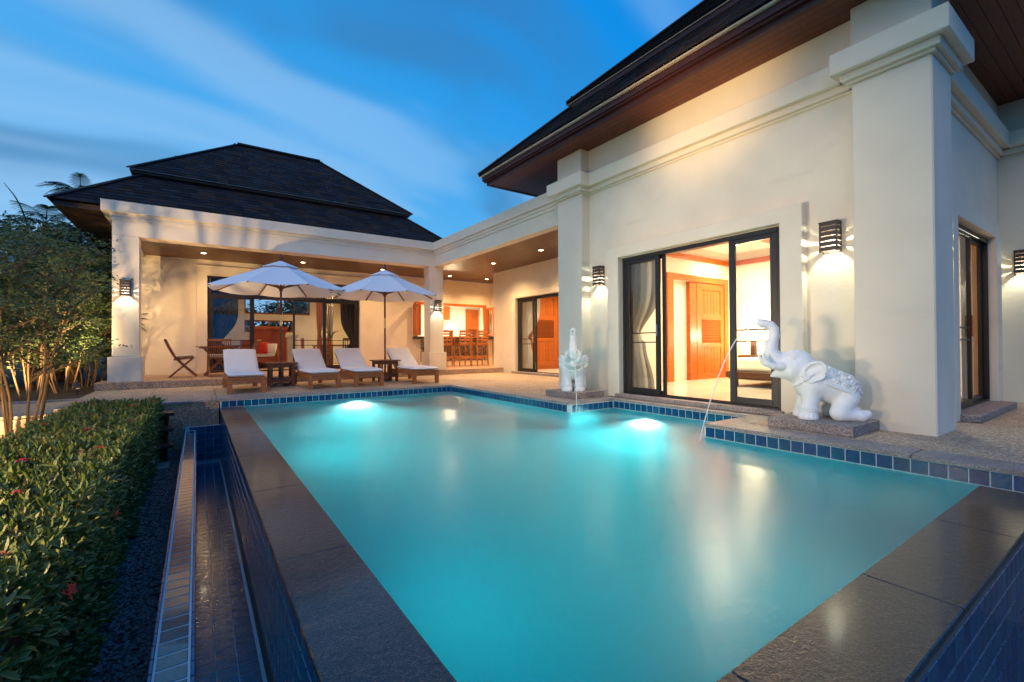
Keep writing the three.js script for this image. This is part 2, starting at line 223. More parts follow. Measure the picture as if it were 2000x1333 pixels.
// upright wall with openings. side 'x': runs along z at x0..x1; side 'z': runs along x at z0..z1
function wallX(x0, x1, za, zb, y0, y1, holes = []) { // holes [z, z, y, y]
  const s = new THREE.Shape([[za, y0], [zb, y0], [zb, y1], [za, y1]].map((p) => new THREE.Vector2(...p)));
  for (const [a, b, c, d] of holes) s.holes.push(new THREE.Path([[a, c], [a, d], [b, d], [b, c]].map((p) => new THREE.Vector2(...p))));
  const g = new THREE.ExtrudeGeometry(s, { depth: x1 - x0, bevelEnabled: false });
  g.applyMatrix4(new THREE.Matrix4().makeBasis(new THREE.Vector3(0, 0, 1), new THREE.Vector3(0, 1, 0), new THREE.Vector3(-1, 0, 0)).setPosition(x1, 0, 0)); return metreUV(plain(g));
}
function wallZ(z0, z1, xa, xb, y0, y1, holes = []) {
  const s = new THREE.Shape([[xa, y0], [xb, y0], [xb, y1], [xa, y1]].map((p) => new THREE.Vector2(...p)));
  for (const [a, b, c, d] of holes) s.holes.push(new THREE.Path([[a, c], [a, d], [b, d], [b, c]].map((p) => new THREE.Vector2(...p))));
  const g = new THREE.ExtrudeGeometry(s, { depth: z1 - z0, bevelEnabled: false }); g.translate(0, 0, z0); return metreUV(plain(g));
}
const portal = (a, b, y0, y1, ha, hb, hy) => new THREE.Shape([[a, y0], [ha, y0], [ha, hy], [hb, hy], [hb, y0], [b, y0], [b, y1], [a, y1]].map((p) => new THREE.Vector2(...p)));
function portalZ(z0, z1, ...q) { const g = new THREE.ExtrudeGeometry(portal(...q), { depth: z1 - z0 - 0.008, bevelEnabled: true, bevelSize: 0.008, bevelOffset: -0.008, bevelThickness: 0.008, bevelSegments: 1 }); g.translate(0, 0, z0); return metreUV(plain(g)); }
function portalX(x0, x1, ...q) { const g = new THREE.ExtrudeGeometry(portal(...q), { depth: x1 - x0 - 0.008, bevelEnabled: true, bevelSize: 0.008, bevelOffset: -0.008, bevelThickness: 0.008, bevelSegments: 1 }); g.applyMatrix4(new THREE.Matrix4().makeBasis(new THREE.Vector3(0, 0, 1), new THREE.Vector3(0, 1, 0), new THREE.Vector3(-1, 0, 0)).setPosition(x1, 0, 0)); return metreUV(plain(g)); }
function lampPoint(at, color, cd, radius = 1) { const l = new THREE.PointLight(lin(...color), cd, 0, 2); l.position.set(...at); l.castShadow = true; l.shadow.radius = radius; scene.add(l); return l; }
function lampSpot(at, to, color, cd, angle, penumbra = 0.6, radius = 2) { const l = new THREE.SpotLight(lin(...color), cd, 0, angle, penumbra, 2); l.position.set(...at); l.target.position.set(...to); l.castShadow = true; l.shadow.radius = radius; scene.add(l, l.target); return l; }

// ---------- ground and garden beds ----------
{
  const s = new THREE.Shape([[-300, -300], [300, -300], [300, 300], [-300, 300]].map((p) => new THREE.Vector2(...p)));
  s.holes.push(new THREE.Path([[-0.155, -0.6], [14, -0.6], [14, 13], [-0.155, 13]].map((p) => new THREE.Vector2(...p))));   // shape y is -z
  const g = new THREE.ShapeGeometry(s); g.rotateX(-Math.PI / 2); g.translate(0, -0.78, 0);
  info(mesh(scene, 'ground', metreUV(g), M.soil), 'dark soil ground around the villa garden', 'ground', null, 'structure');
  solo('garden_bed', box(-40, -0.77, -60, -1.64, -0.07, -10.75), M.soil, 'raised soil bed under the trees beside the pavilion', 'ground', null, 'structure');
  solo('trough_ground', box(-0.15, -1.2, -0.42, 14, -1.02, 0.6), M.darkGrout, 'dark channel floor below the front pool wall', 'ground', null, 'structure');
}
// ---------- pool deck: pebble-wash slabs and pale granite coping, all slightly apart ----------
const deck = info(new THREE.Group(), 'pebble wash pool deck of large pale slabs', 'deck', null, 'structure'); deck.name = 'pool_deck'; scene.add(deck);
{
  const base = merge(box(-1.6, -0.75, -14.3, 9.0, -0.034, -8.86), box(0.30, -1.6, -8.86, 4.7, -0.034, -8.66), box(4.44, -1.6, -8.66, 9, -0.034, -4.96), box(5.31, -1.6, -4.96, 9, -0.034, -2.74), box(4.44, -1.6, -2.74, 12, -0.034, 1.6));
  mesh(deck, 'deck_base', base, M.deckBase);
  const lay = (x0, x1, z0, z1, s, name, mats, y = 0, t = 0.033, ch = 0.003) => {
    const nx = Math.max(1, Math.round((x1 - x0) / s[0])), nz = Math.max(1, Math.round((z1 - z0) / s[1])), w = (x1 - x0) / nx, d = (z1 - z0) / nz, g = box(-w / 2 + 0.003, -t, -d / 2 + 0.003, w / 2 - 0.003, 0, d / 2 - 0.003, ch);
    const vars = [0, 1, 2, 3].map((k) => { const h = g.clone(), uv = h.attributes.uv; for (let i = 0; i < uv.count; i++) uv.setXY(i, uv.getX(i) + k * 0.37, uv.getY(i) + k * 0.61); return h; });
    for (let i = 0; i < nx; i++) for (let j = 0; j < nz; j++) mesh(deck, name, vars[Math.floor(rnd() * 4)], mats[Math.floor(rnd() * mats.length)], [x0 + (i + 0.5) * w, y + rr(-0.001, 0.001), z0 + (j + 0.5) * d]);
  };
  lay(-1.6, 7.74, -11.72, -8.9, [0.94, 0.94], 'paving_slab', M.deckSlab); lay(4.66, 7.74, -8.9, -5.2, [0.77, 0.92], 'paving_slab', M.deckSlab);
  lay(4.66, 9.3, -2.5, 1.4, [0.93, 0.98], 'paving_slab', M.deckSlab); lay(4.66, 5.40, -5.2, -4.905, [0.74, 0.3], 'coping_slab', M.coping, 0, 0.033);
  lay(-1.6, 4.66, -8.9, -8.6, [0.9, 0.3], 'coping_slab', M.coping); lay(4.36, 4.66, -8.6, -4.9, [0.3, 0.92], 'coping_slab', M.coping);
  lay(5.25, 5.40, -4.9, -2.8, [0.15, 0.7], 'coping_slab', M.coping); lay(4.66, 5.40, -2.8, -2.5, [0.4, 0.3], 'coping_slab', M.coping); lay(4.36, 4.66, -2.8, 1.4, [0.3, 0.84], 'coping_slab', M.coping);
}
{ // granite retaining wall and the low platform that leads off to the garden
  solo('retaining_wall', merge(box(-1.6, -0.78, -8.855, 0.285, -0.036, -8.63), box(-7, -0.78, -8.9, -1.602, -0.12, -8.7)), M.washed, 'washed granite retaining wall under the deck edge, behind the hedge', 'wall');
  const p = thing('garden_path', 'pale slab path leading off the deck towards the trees', 'path', [-4.2, -0.1, -9.8], 0, null, 'structure');
  W(p, 'path_bed', box(-7, -0.76, -10.74, -1.604, -0.112, -8.905), M.deckBase);
  for (let i = 0; i < 6; i++) W(p, 'paving_slab', box(-7 + i * 0.9, -0.111, -10.6, -6.12 + i * 0.9, -0.075, -8.71, 0.004), M.deckSlab[i % 3]);
  W(p, 'kerb', box(-7, -0.11, -10.74, -1.61, -0.045, -10.61, 0.006), M.coping[0]);
}
// ---------- swimming pool ----------
const pool = thing('swimming_pool', 'infinity swimming pool with blue glazed tiles and dark wet granite overflow edge', 'pool', [2.5, -1.45, -4.6]);
const PX0 = 0.62, PX1 = 4.38, PZ0 = -8.62, PZ1 = -0.76, YW = -0.1425;
{
  const y0 = -1.45, t = 0.06;
  // basin: floor and walls with thickness
  W(pool, 'basin_floor', box(0.3, y0 - 0.1, -8.64, 5.31, y0, -0.44), M.basin);
  W(pool, 'basin_wall', box(0.32, y0, -8.6, PX0, -0.172, PZ1 + 0.0), M.basin);
  W(pool, 'basin_wall', box(0.32, y0, PZ1, 4.43, -0.172, -0.465), M.basin);
  const back = merge(box(PX0, y0, PZ0 - 0.04, PX1, -0.15, PZ0 + 0.012), box(PX1 - 0.012, y0, PZ0 + 0.012, 4.44, -0.15, -4.94), box(PX1 - 0.012, y0, -4.94, 5.29, -0.15, -4.888), box(5.258, y0, -4.888, 5.31, -0.15, -2.812), box(PX1 - 0.012, y0, -2.812, 5.29, -0.15, -2.76), box(PX1 - 0.012, y0, -2.76, 4.44, -0.15, PZ1));
  W(pool, 'basin_wall', back, M.basin);
  // grout bed for the waterline tiles, then the tiles one by one
  W(pool, 'grout_bed', merge(box(0.3, -0.15, PZ0 - 0.03, PX1 + 0.01, -0.034, PZ0 + 0.006), box(PX1 - 0.006, -0.15, PZ0 + 0.006, 4.43, -0.034, -4.93), box(PX1 - 0.006, -0.15, -4.93, 5.28, -0.034, -4.894), box(5.264, -0.15, -4.894, 5.30, -0.034, -2.806), box(PX1 - 0.006, -0.15, -2.806, 5.28, -0.034, -2.77), box(PX1 - 0.006, -0.15, -2.77, 4.43, -0.034, 0.6)), M.grout);
  const P = 0.104, tg = (() => { const a = 0.0489, c = 0.003, h = 0.005; const pts = [[-a, -a, 0], [a, -a, 0], [a, a, 0], [-a, a, 0], [-a + c, -a + c, h], [a - c, -a + c, h], [a - c, a - c, h], [-a + c, a - c, h]], f = [[4, 5, 6, 7], [0, 1, 5, 4], [1, 2, 6, 5], [2, 3, 7, 6], [3, 0, 4, 7]], Q = []; for (const q of f) for (const k of [0, 1, 2, 0, 2, 3]) Q.push(...pts[q[k]]); const g = new THREE.BufferGeometry(); g.setAttribute('position', new THREE.Float32BufferAttribute(Q, 3)); g.computeVertexNormals(); return metreUV(g); })();
  const tv = [0, 1, 2].map((k) => { const g = tg.clone(), uv = g.attributes.uv; for (let i = 0; i < uv.count; i++) uv.setXY(i, uv.getX(i) + k * 0.31, uv.getY(i) + k * 0.17); return g; });
  const put = (parent, name, x, y, z, ry, mats, rx = 0) => { const o = parent.position, m = mesh(parent, name, tv[Math.floor(rnd() * 3)], mats[Math.floor(rnd() * mats.length)], [x - o.x, y - o.y, z - o.z]); m.rotation.set(rx + rr(-0.002, 0.002), ry + rr(-0.002, 0.002), 0); return m; };
  const row = (n, x, z, dx, dz, ry) => { for (let i = 0; i < n; i++) put(pool, 'waterline_tile', x + dx * P * (i + 0.5), -0.088, z + dz * P * (i + 0.5), ry, M.tile); };
  row(39, 0.32, PZ0 + 0.006, 1, 0, 0);                          // far side, facing the camera
  row(35, PX1 - 0.006, -8.60, 0, 1, -Math.PI / 2);
  row(8, PX1 + 0.03, -4.894, 1, 0, 0); row(20, 5.264, -4.89, 0, 1, -Math.PI / 2); row(8, PX1 + 0.03, -2.806, 1, 0, Math.PI);
  row(31, PX1 - 0.006, -2.79, 0, 1, -Math.PI / 2);
  // overflow edge of dark granite slabs
  const edge = (x0, x1, z0, z1, k) => W(pool, 'granite_slab', box(x0, -0.172, z0, x1, -0.14, z1, 0.004), M.granite[k % 3]);
  [-8.6, -7.1, -5.9, -4.7, -3.5, -2.3, -1.1].forEach((z, i, a) => { const e = a[i + 1] ?? -0.445; edge(0.296, PX0, z + 0.002, e - 0.002, i); });
  [PX0, 1.30, 2.30, 3.34, 4.365].forEach((x, i, a) => { if (a[i + 1]) edge(x + 0.003, a[i + 1] - 0.002, PZ1, -0.445, i + 1); });
  // outer faces below the overflow edge
  W(pool, 'outer_wall', merge(box(0.314, -1.0, -8.58, 0.345, -0.173, -0.47), box(0.346, -1.02, -0.464, 4.43, -0.173, -0.440)), M.darkGrout);
  for (let j = 0; j < 7; j++) for (let i = 0; i < 30; i++) put(pool, 'wall_tile', 0.9 + P * (i + 0.5), -0.226 - P * j, -0.441, 0, M.tile);
  const rest = [];
  for (let j = 0; j < 6; j++) for (let i = 0; i < 77; i++) { const z = -0.62 - P * i; if (i < 22 && j < 4) put(pool, 'wall_tile', 0.315, -0.226 - P * j, z, -Math.PI / 2, M.tile); else { const g = tg.clone(); g.rotateY(-Math.PI / 2); g.translate(0.315, -0.226 - P * j, z); rest.push(g); } }
  info(W(pool, 'far_wall_tiles', merge(rest), M.tile[0]), null, null, null, 'stuff');
  // water of the long exposure: soft, slightly rough surface
  const sh = new THREE.Shape([[PX0 - 0.02, 8.63], [PX1 + 0.012, 8.63], [PX1 + 0.012, 4.905], [5.275, 4.905], [5.275, 2.795], [PX1 + 0.012, 2.795], [PX1 + 0.012, 0.74], [PX0 - 0.02, 0.74]].map((p) => new THREE.Vector2(...p)));
  const g = new THREE.ExtrudeGeometry(sh, { depth: 1.36, bevelEnabled: false }); g.rotateX(-Math.PI / 2); g.translate(0, YW - 1.36, 0);
  info(mesh(scene, 'pool_water', metreUV(plain(g)), M.water), 'turquoise lit water filling the swimming pool', 'water', null, 'structure');
  // underwater lamps
  const uw = (x, y, z, dx, dz, label, cd) => {
    const l = thing('pool_light', label, 'pool light', [x, y, z], Math.atan2(dx, dz), 'underwater lamps in the pool walls');
    const ring = new THREE.TorusGeometry(0.10, 0.012, 8, 24); mesh(l, 'rim', plain(ring), M.metal, [0, 0, 0.012]);
    const lens = new THREE.SphereGeometry(0.1, 20, 10, 0, 6.2832, 0, Math.PI / 2); lens.rotateX(Math.PI / 2); lens.scale(1, 1, 0.25); mesh(l, 'lens', plain(lens), M.glowPool, [0, 0, 0.004]);
    lampSpot([x + dx * 0.06, y, z + dz * 0.06], [x + dx, y - 0.12, z + dz], [0.80, 1.0, 0.97], cd, 1.45, 0.8, 4);
  };
  uw(2.4, -0.70, -8.600, 0, 1, 'round underwater lamp in the far pool wall below the loungers', 18);
  uw(5.25, -0.80, -4.2, -1, 0, 'round underwater lamp in the recess wall below the bedroom door', 18);
  uw(PX0 + 0.012, -0.6, -5.6, 1, 0, 'round underwater lamp in the long overflow wall', 10); uw(PX0 + 0.012, -0.6, -2.4, 1, 0, 'round underwater lamp in the overflow wall near the front corner', 4);
  uw(2.9, -0.6, PZ1 - 0.012, 0, -1, 'round underwater lamp in the front overflow wall', 1.8);

  // overflow channel beside the pool, its tiled kerb and shallow water
  const ch = thing('overflow_channel', 'narrow blue tiled overflow channel with a pale jointed kerb beside the gravel', 'channel', [0.08, -1.05, -4.5]);
  W(ch, 'channel_floor', box(-0.15, -1.12, -8.58, 0.312, -0.982, -0.42), M.grout);
  W(ch, 'kerb_core', box(-0.145, -0.985, -8.58, -0.022, -0.4525, -0.3), M.grout);
  W(ch, 'end_wall', box(-0.15, -0.985, -8.62, 0.312, -0.40, -8.585), M.grout);
  const kt = (w, d) => box(-w / 2, -0.006, -d / 2, w / 2, 0.0, d / 2, 0.002);
  const top = kt(0.104, 0.094), face = box(-0.0495, -0.0495, 0, 0.0495, 0.0495, 0.006, 0.002), nose = kt(0.014, 0.0975);
  for (let i = 0; i < 76; i++) {
    const z = -8.53 + P * (i + 0.5); if (z > -0.6) break;
    mesh(ch, 'kerb_tile', top, M.kerbTile[Math.floor(rnd() * 3)], [-0.0835 - 0.08, 0.60, z + 4.5]);
    mesh(ch, 'edge_tile', nose, M.tile[1], [-0.014 - 0.08, 0.5995, z + 4.5]); mesh(ch, 'edge_tile', nose, M.tile[1], [-0.1525 - 0.08, 0.5995, z + 4.5]);
    mesh(ch, 'side_tile', face, M.tile[Math.floor(rnd() * 5)], [-0.022 - 0.08, 0.54, z + 4.5], Math.PI / 2);
  }
  for (let i = 0; i < 4; i++) for (let j = 0; j < 5; j++) mesh(ch, 'end_tile', face, M.tile[(i + j) % 3], [-0.1 + P * (i + 0.5) - 0.08, 0.595 - P * j, -8.584 + 4.5]);
  const ft = kt(0.0985, 0.0985); for (let i = 0; i < 3; i++) for (let j = 0; j < 76; j++) mesh(ch, 'floor_tile', ft, M.tile[(i * 7 + j * 5) % 5], [0.035 + P * i - 0.08, 0.071, -8.5 + P * j + 4.5]);
  const cw = new THREE.PlaneGeometry(0.334, 8.1); cw.rotateX(-Math.PI / 2); cw.translate(0.146, -0.86, -4.52); info(mesh(scene, 'channel_water', metreUV(cw), M.darkWater), 'shallow dark water lying in the overflow channel', 'water', null, 'structure');
}
// ---------- gravel strip, stepping slab, timber steps, hedge ----------
{
  solo('gravel_bed', box(-0.62, -0.775, -8.6, -0.168, -0.74, 0.4), M.soil, 'bed of soil under the grey stone chips', 'ground', null, 'structure');
  const g = new THREE.IcosahedronGeometry(1, 0), N = 26000, im = new THREE.InstancedMesh(plain(g), M.gravel, N), m = new THREE.Matrix4(), q = new THREE.Quaternion(), e = new THREE.Euler(), c = new THREE.Color();
  for (let i = 0; i < N; i++) { const s = rr(0.006, 0.0135); e.set(rr(-0.5, 0.5), rr(0, 6.3), rr(-0.5, 0.5)); q.setFromEuler(e); const u = Math.pow(rnd(), 1.35); m.compose(new THREE.Vector3(rr(-0.6, -0.17), -0.74 + rr(-0.002, 0.012), lerp(-0.6, -8.58, u)), q, new THREE.Vector3(s * rr(0.9, 1.7), s * rr(0.25, 0.5), s)); im.setMatrixAt(i, m); const k = rr(0.5, 1.4); im.setColorAt(i, c.setRGB(0.105 * k, 0.097 * k, 0.108 * k)); }
  im.name = 'gravel'; im.castShadow = im.receiveShadow = true; scene.add(im); info(im, 'grey stone chips between the hedge and the tiled channel', 'gravel', null, 'stuff');
  solo('stepping_slab', box(-0.62, -0.745, -7.75, -0.30, -0.715, -7.35, 0.006), M.coping[0], 'pale stone slab at the foot of the timber steps', 'paving slab');
  const st = thing('timber_steps', 'short dark red timber steps against the retaining wall', 'steps', [-0.52, -0.74, -8.2]);
  for (let i = 0; i < 3; i++) { W(st, 'tread', box(-0.85, -0.53 + i * 0.19, -7.95 - i * 0.22, -0.27, -0.485 + i * 0.19, -7.68 - i * 0.22, 0.006), M.redWood); W(st, 'riser', box(-0.8, -0.715 + i * 0.19, -7.93 - i * 0.22, -0.34, -0.53 + i * 0.19, -7.89 - i * 0.22), M.darkTeak[0]); }
  for (const x of [-0.36, -0.82]) W(st, 'stringer', bar([x, -0.72, -7.82], [x, -0.18, -8.5], 0.045, 0.16), M.redWood);
}
{
  const hg = thing('ixora_hedge', 'clipped green ixora hedge with scattered red flowers beside the gravel', 'hedge', [-0.9, -0.76, -4.3]);
  const X0 = -1.30, X1 = -0.44, Z0 = -8.25, Z1 = -0.3, YT = 0.10;
  W(hg, 'twigs', box(X0 + 0.12, -0.76, Z0 + 0.12, X1 - 0.12, YT - 0.10, Z1 - 0.1), M.twig);
  // one folded leaf
  const leaf = (() => { const P = [], pr = [[0, 0], [0.22, 0.13], [0.5, 0.175], [0.78, 0.13], [1, 0]]; for (let i = 0; i < 4; i++) for (const s of [-1, 1]) { const [a, w] = pr[i], [b, v] = pr[i + 1], c = (t) => -0.10 * t * t; const A = [0, c(a), a], B = [0, c(b), b], C = [s * w, c(a) + w * 0.35, a], D = [s * v, c(b) + v * 0.35, b]; P.push(...A, ...C, ...D, ...A, ...D, ...B); } const g = new THREE.BufferGeometry(); g.setAttribute('position', new THREE.Float32BufferAttribute(P, 3)); g.computeVertexNormals(); return metreUV(g); })();
  const spot = () => { // a point on the skin of the hedge with its outward direction, denser near the camera
    const t = rnd(), z = lerp(Z1, Z0, Math.pow(rnd(), 1.25)), b = 0.05 * (fbm(z * 2 + 50, t * 3, 512, 130, 3) - 0.5) * 2;
    if (t < 0.60) return [[rr(X0, X1), YT + b + rr(-0.07, 0.03), z], [0, 1, 0]];
    if (t < 0.94) return [[X1 + b + rr(-0.06, 0.03), rr(-0.7, YT), z], [1, 0.35, 0]];
    return [[rr(X0, X1), rr(-0.5, YT), Z0 + rr(-0.03, 0.05)], [0, 0.3, -1]];
  };
  const q = new THREE.Quaternion(), m = new THREE.Matrix4(), up = new THREE.Vector3(0, 0, 1), list = [];
  for (let i = 0; i < 8000; i++) { // rosettes of leaves at the shoot tips
    const [p, d] = spot(), ax = new THREE.Vector3(d[0] + rr(-0.55, 0.55), d[1] + rr(-0.25, 0.55), d[2] + rr(-0.55, 0.55)).normalize(), n = 5 + Math.floor(rnd() * 4), ph = rr(0, 6.28), sz = rr(0.75, 1.2), hue = rnd();
    const t1 = new THREE.Vector3(0, 0, 1).cross(ax); if (t1.length() < 0.1) t1.set(1, 0, 0); t1.normalize(); const t2 = new THREE.Vector3().crossVectors(ax, t1);
    for (let k = 0; k < n; k++) { const a = ph + k * 2.4, op = rr(0.35, 1.15) * (0.5 + 0.5 * k / n), dir = ax.clone().multiplyScalar(Math.cos(op)).addScaledVector(t1, Math.sin(op) * Math.cos(a)).addScaledVector(t2, Math.sin(op) * Math.sin(a)).normalize(); const len = rr(0.036, 0.062) * sz * (0.75 + 0.4 * k / n); const side = new THREE.Vector3().crossVectors(ax, dir).normalize(), nor = new THREE.Vector3().crossVectors(dir, side); m.makeBasis(side.multiplyScalar(len * rr(0.9, 1.25)), nor.multiplyScalar(len), dir.clone().multiplyScalar(len)).setPosition(p[0] - ax.x * 0.01 * k, p[1] - ax.y * 0.01 * k, p[2] - ax.z * 0.01 * k); list.push([m.clone(), hue, Math.hypot(p[0], p[1] - 0.83, p[2])]); }
  }
  list.sort((a, b) => a[2] - b[2]);
  const inView = (l) => { const e = l[0].elements; return e[12] > -1.3 && e[14] < -0.75; };
  let near = 0; const far = [[], [], [], []];
  for (const l of list) { const k = l[1] < 0.42 ? 0 : l[1] < 0.68 ? 1 : l[1] < 0.9 ? 2 : 3; if (near < 300 && inView(l) && rnd() < 0.5) { near++; const o = mesh(hg, 'leaf', leaf, M.hedgeLeaf[k]); o.applyMatrix4(new THREE.Matrix4().makeTranslation(0.9, 0.76, 4.3).multiply(l[0])); } else far[k].push(l[0]); }
  far.forEach((f, k) => { const im = new THREE.InstancedMesh(leaf, M.hedgeLeaf[k], f.length); f.forEach((x, i) => im.setMatrixAt(i, new THREE.Matrix4().makeTranslation(0.9, 0.76, 4.3).multiply(x))); im.name = 'foliage'; im.castShadow = im.receiveShadow = true; hg.add(im); info(im, null, null, null, 'stuff'); });
  const petal = (() => { const l = []; for (let k = 0; k < 9; k++) for (let j = 0; j < 4; j++) { const g = new THREE.CircleGeometry(0.007, 5); g.scale(1, 0.55, 1); g.translate(0.006, 0, 0); g.rotateX(-1.3); g.rotateY(j * 1.57); const a = k * 2.4, r = 0.007 * Math.sqrt(k); g.translate(Math.cos(a) * r * 1.3, 0.012 - r * 0.3 + 0.004 * (k % 2), Math.sin(a) * r * 1.3); l.push(plain(g)); } return merge(l); })();
  const F = [[-0.62, 0.13, -6.9], [-0.52, 0.12, -5.6], [-0.75, 0.13, -5.1], [-0.46, -0.05, -6.5], [-0.86, 0.14, -3.9], [-0.55, 0.12, -4.2], [-0.42, -0.20, -3.7], [-0.95, 0.13, -6.4], [-1.1, 0.14, -5.6], [-0.70, 0.13, -3.1], [-0.42, -0.15, -2.5], [-0.56, 0.11, -2.25], [-1.02, 0.13, -7.4], [-0.5, 0.10, -7.6]];
  for (const f of F) { const o = mesh(hg, 'flower', petal, M.flower, [f[0] + 0.9, f[1] + 0.775, f[2] + 4.3], rnd() * 6); o.scale.setScalar(rr(0.9, 1.4)); if (f[1] < 0) o.rotation.z = -1.1; }
}

// ---------- roofs: a hipped tier with courses of shingles ----------
// corner x0,z0 .. x1,z1 at eave height y; rises at slope p up to an inset d on every side
function hipTier(parent, x0, x1, z0, z1, y, p, d, name) {
  const t = mesh(parent, name, new THREE.BufferGeometry(), M.fascia), o = new THREE.Vector3(); { let q = parent; while (q && q !== scene) { o.add(q.position); q = q.parent; } }
  const yt = y + p * d, c = [[x0, y, z0], [x1, y, z0], [x1, y, z1], [x0, y, z1]], e = [[x0 + d, yt, z0 + d], [x1 - d, yt, z0 + d], [x1 - d, yt, z1 - d], [x0 + d, yt, z1 - d]], P = [];
  for (let k = 0; k < 4; k++) { const a = c[k], b = c[(k + 1) % 4], u = e[k], v = e[(k + 1) % 4]; P.push(...a, ...v, ...b, ...a, ...u, ...v); }
  if (e[1][0] - e[0][0] > 0.02 && e[2][2] - e[1][2] > 0.02) P.push(...e[0], ...e[3], ...e[2], ...e[0], ...e[2], ...e[1]);
  const g = new THREE.BufferGeometry(); g.setAttribute('position', new THREE.Float32BufferAttribute(P, 3)); g.computeVertexNormals(); metreUV(g); g.translate(-o.x, -o.y - 0.012, -o.z); t.geometry = g;
  // shingle courses on each face, as thin wedges with random tint
  const S = [], N = [], C = [], UV = [], course = 0.145, L = d * Math.hypot(1, p);
  const face = (A, B, inward) => { // A -> B along the eave, inward the horizontal direction up the slope
    const len = Math.hypot(B[0] - A[0], B[2] - A[2]), ux = (B[0] - A[0]) / len, uz = (B[2] - A[2]) / len, sl = Math.hypot(1, p), s = [inward[0] / sl, p / sl, inward[1] / sl], n = [-inward[0] * p / sl, 1 / sl, -inward[1] * p / sl];
    for (let r = 0; r * course < L; r++) {
      const v0 = r * course, v1 = Math.min(L, v0 + course * 1.25), in0 = v0 / sl, in1 = v1 / sl; let a = in0 - rr(0, 0.3);
      while (a < len - in0) {
        const w = rr(0.16, 0.36), b = a + w - 0.006, lo = Math.max(a, in0), hi = Math.min(b, len - in0), lo1 = Math.max(a, in1), hi1 = Math.min(b, len - in1); a += w; if (hi - lo < 0.02) continue;
        const k = rr(0.6, 1.45), br = rnd() < 0.3 ? 1.6 : 1, col = [0.024 * k * br, 0.022 * k, 0.025 * k / br], th = rr(0.010, 0.016);
        const pt = (t, v, h) => [A[0] + ux * t + s[0] * v + n[0] * h, A[1] + s[1] * v + n[1] * h, A[2] + uz * t + s[2] * v + n[2] * h];
        const q = [pt(lo, v0, th), pt(hi, v0, th), pt(Math.max(hi1, lo1), v1, 0.001), pt(Math.min(lo1, hi1), v1, 0.001), pt(lo, v0, 0), pt(hi, v0, 0)];
        const tri = (i, j, l) => { for (const x of [i, j, l]) { S.push(q[x][0] - o.x, q[x][1] - o.y, q[x][2] - o.z); C.push(...col); UV.push(q[x][0] * ux + q[x][2] * uz, q[x][1]); } };
        tri(0, 1, 2); tri(0, 2, 3); tri(4, 5, 1); tri(4, 1, 0);
      }
    }
  };
  face(c[0], c[1], [0, 1]); face(c[1], c[2], [-1, 0]); face(c[2], c[3], [0, -1]); face(c[3], c[0], [1, 0]);
  const sg = new THREE.BufferGeometry(); sg.setAttribute('position', new THREE.Float32BufferAttribute(S, 3)); sg.setAttribute('color', new THREE.Float32BufferAttribute(C, 3)); sg.setAttribute('uv', new THREE.Float32BufferAttribute(UV, 2)); sg.computeVertexNormals();
  info(mesh(t, 'shingles', sg, M.shingle), null, null, null, 'stuff');
  for (let k = 0; k < 4; k++) { const a = c[k], u = e[k]; mesh(t, 'hip_cap', bar([a[0] - o.x, a[1] - o.y + 0.012, a[2] - o.z], [u[0] - o.x, u[1] - o.y + 0.012, u[2] - o.z], 0.16, 0.03), M.hipCap); }
  return t;
}
// ring of straight mouldings along the eave; prof = [out0,out1,y0,y1] boxes round the rectangle
const ring = (x0, x1, z0, z1, o0, o1, y0, y1) => [box(x0 - o1, y0, z1 + o0, x1 + o1, y1, z1 + o1), box(x0 - o1, y0, z0 - o1, x1 + o1, y1, z0 - o0), box(x0 - o1, y0, z0 - o0, x0 - o0, y1, z1 + o0), box(x1 + o0, y0, z0 - o0, x1 + o1, y1, z1 + o0)];
const planks = (parent, name, x0, x1, z0, z1, y, w, along, mats, t = 0.014) => { // boards laid side by side with open V joints
  const L = along === 'x' ? z1 - z0 : x1 - x0, n = Math.round(L / w), d = L / n;
  for (let i = 0; i < n; i++) W(parent, name, along === 'x' ? box(x0, y, z0 + i * d + 0.002, x1, y + t, z0 + (i + 1) * d - 0.002, 0.003) : box(x0 + i * d + 0.002, y, z0, x0 + (i + 1) * d - 0.002, y + t, z1, 0.003), mats[Math.floor(rnd() * mats.length)]);
};
// sliding glass leaf in the plane x = const ('x') or z = const ('z'); a..b along, y0..y1 up; at = centre of the plane
function leafPane(parent, axis, a, b, y0, y1, at, bars = [], st = 0.07) {
  const B = (p, q, u, v, t) => axis === 'x' ? box(at - t, u, p, at + t, v, q, 0.004) : box(p, u, at - t, q, v, at + t, 0.004);
  const f = W(parent, 'door_leaf', merge(B(a, a + st, y0, y1, 0.02), B(b - st, b, y0, y1, 0.02), B(a + st, b - st, y0, y0 + st * 1.2, 0.02), B(a + st, b - st, y1 - st * 0.8, y1, 0.02), ...bars.map((y) => B(a + st, b - st, y - 0.009, y + 0.009, 0.012))), M.frame);
  const g = axis === 'x' ? box(at - 0.003, y0 + st, a + st * 0.9, at + 0.003, y1 - st * 0.7, b - st * 0.9) : box(a + st * 0.9, y0 + st, at - 0.003, b - st * 0.9, y1 - st * 0.7, at + 0.003);
  const pg = axis === 'x' ? (() => { const h = new THREE.PlaneGeometry(b - a - st * 1.9, y1 - y0 - st * 1.9); h.rotateY(-Math.PI / 2); h.translate(at, (y0 + y1) / 2, (a + b) / 2); return plain(h); })() : (() => { const h = new THREE.PlaneGeometry(b - a - st * 1.9, y1 - y0 - st * 1.9); h.translate((a + b) / 2, (y0 + y1) / 2, at); return plain(h); })();
  W(f, 'pane', pg, M.glass); g.dispose(); return f;
}
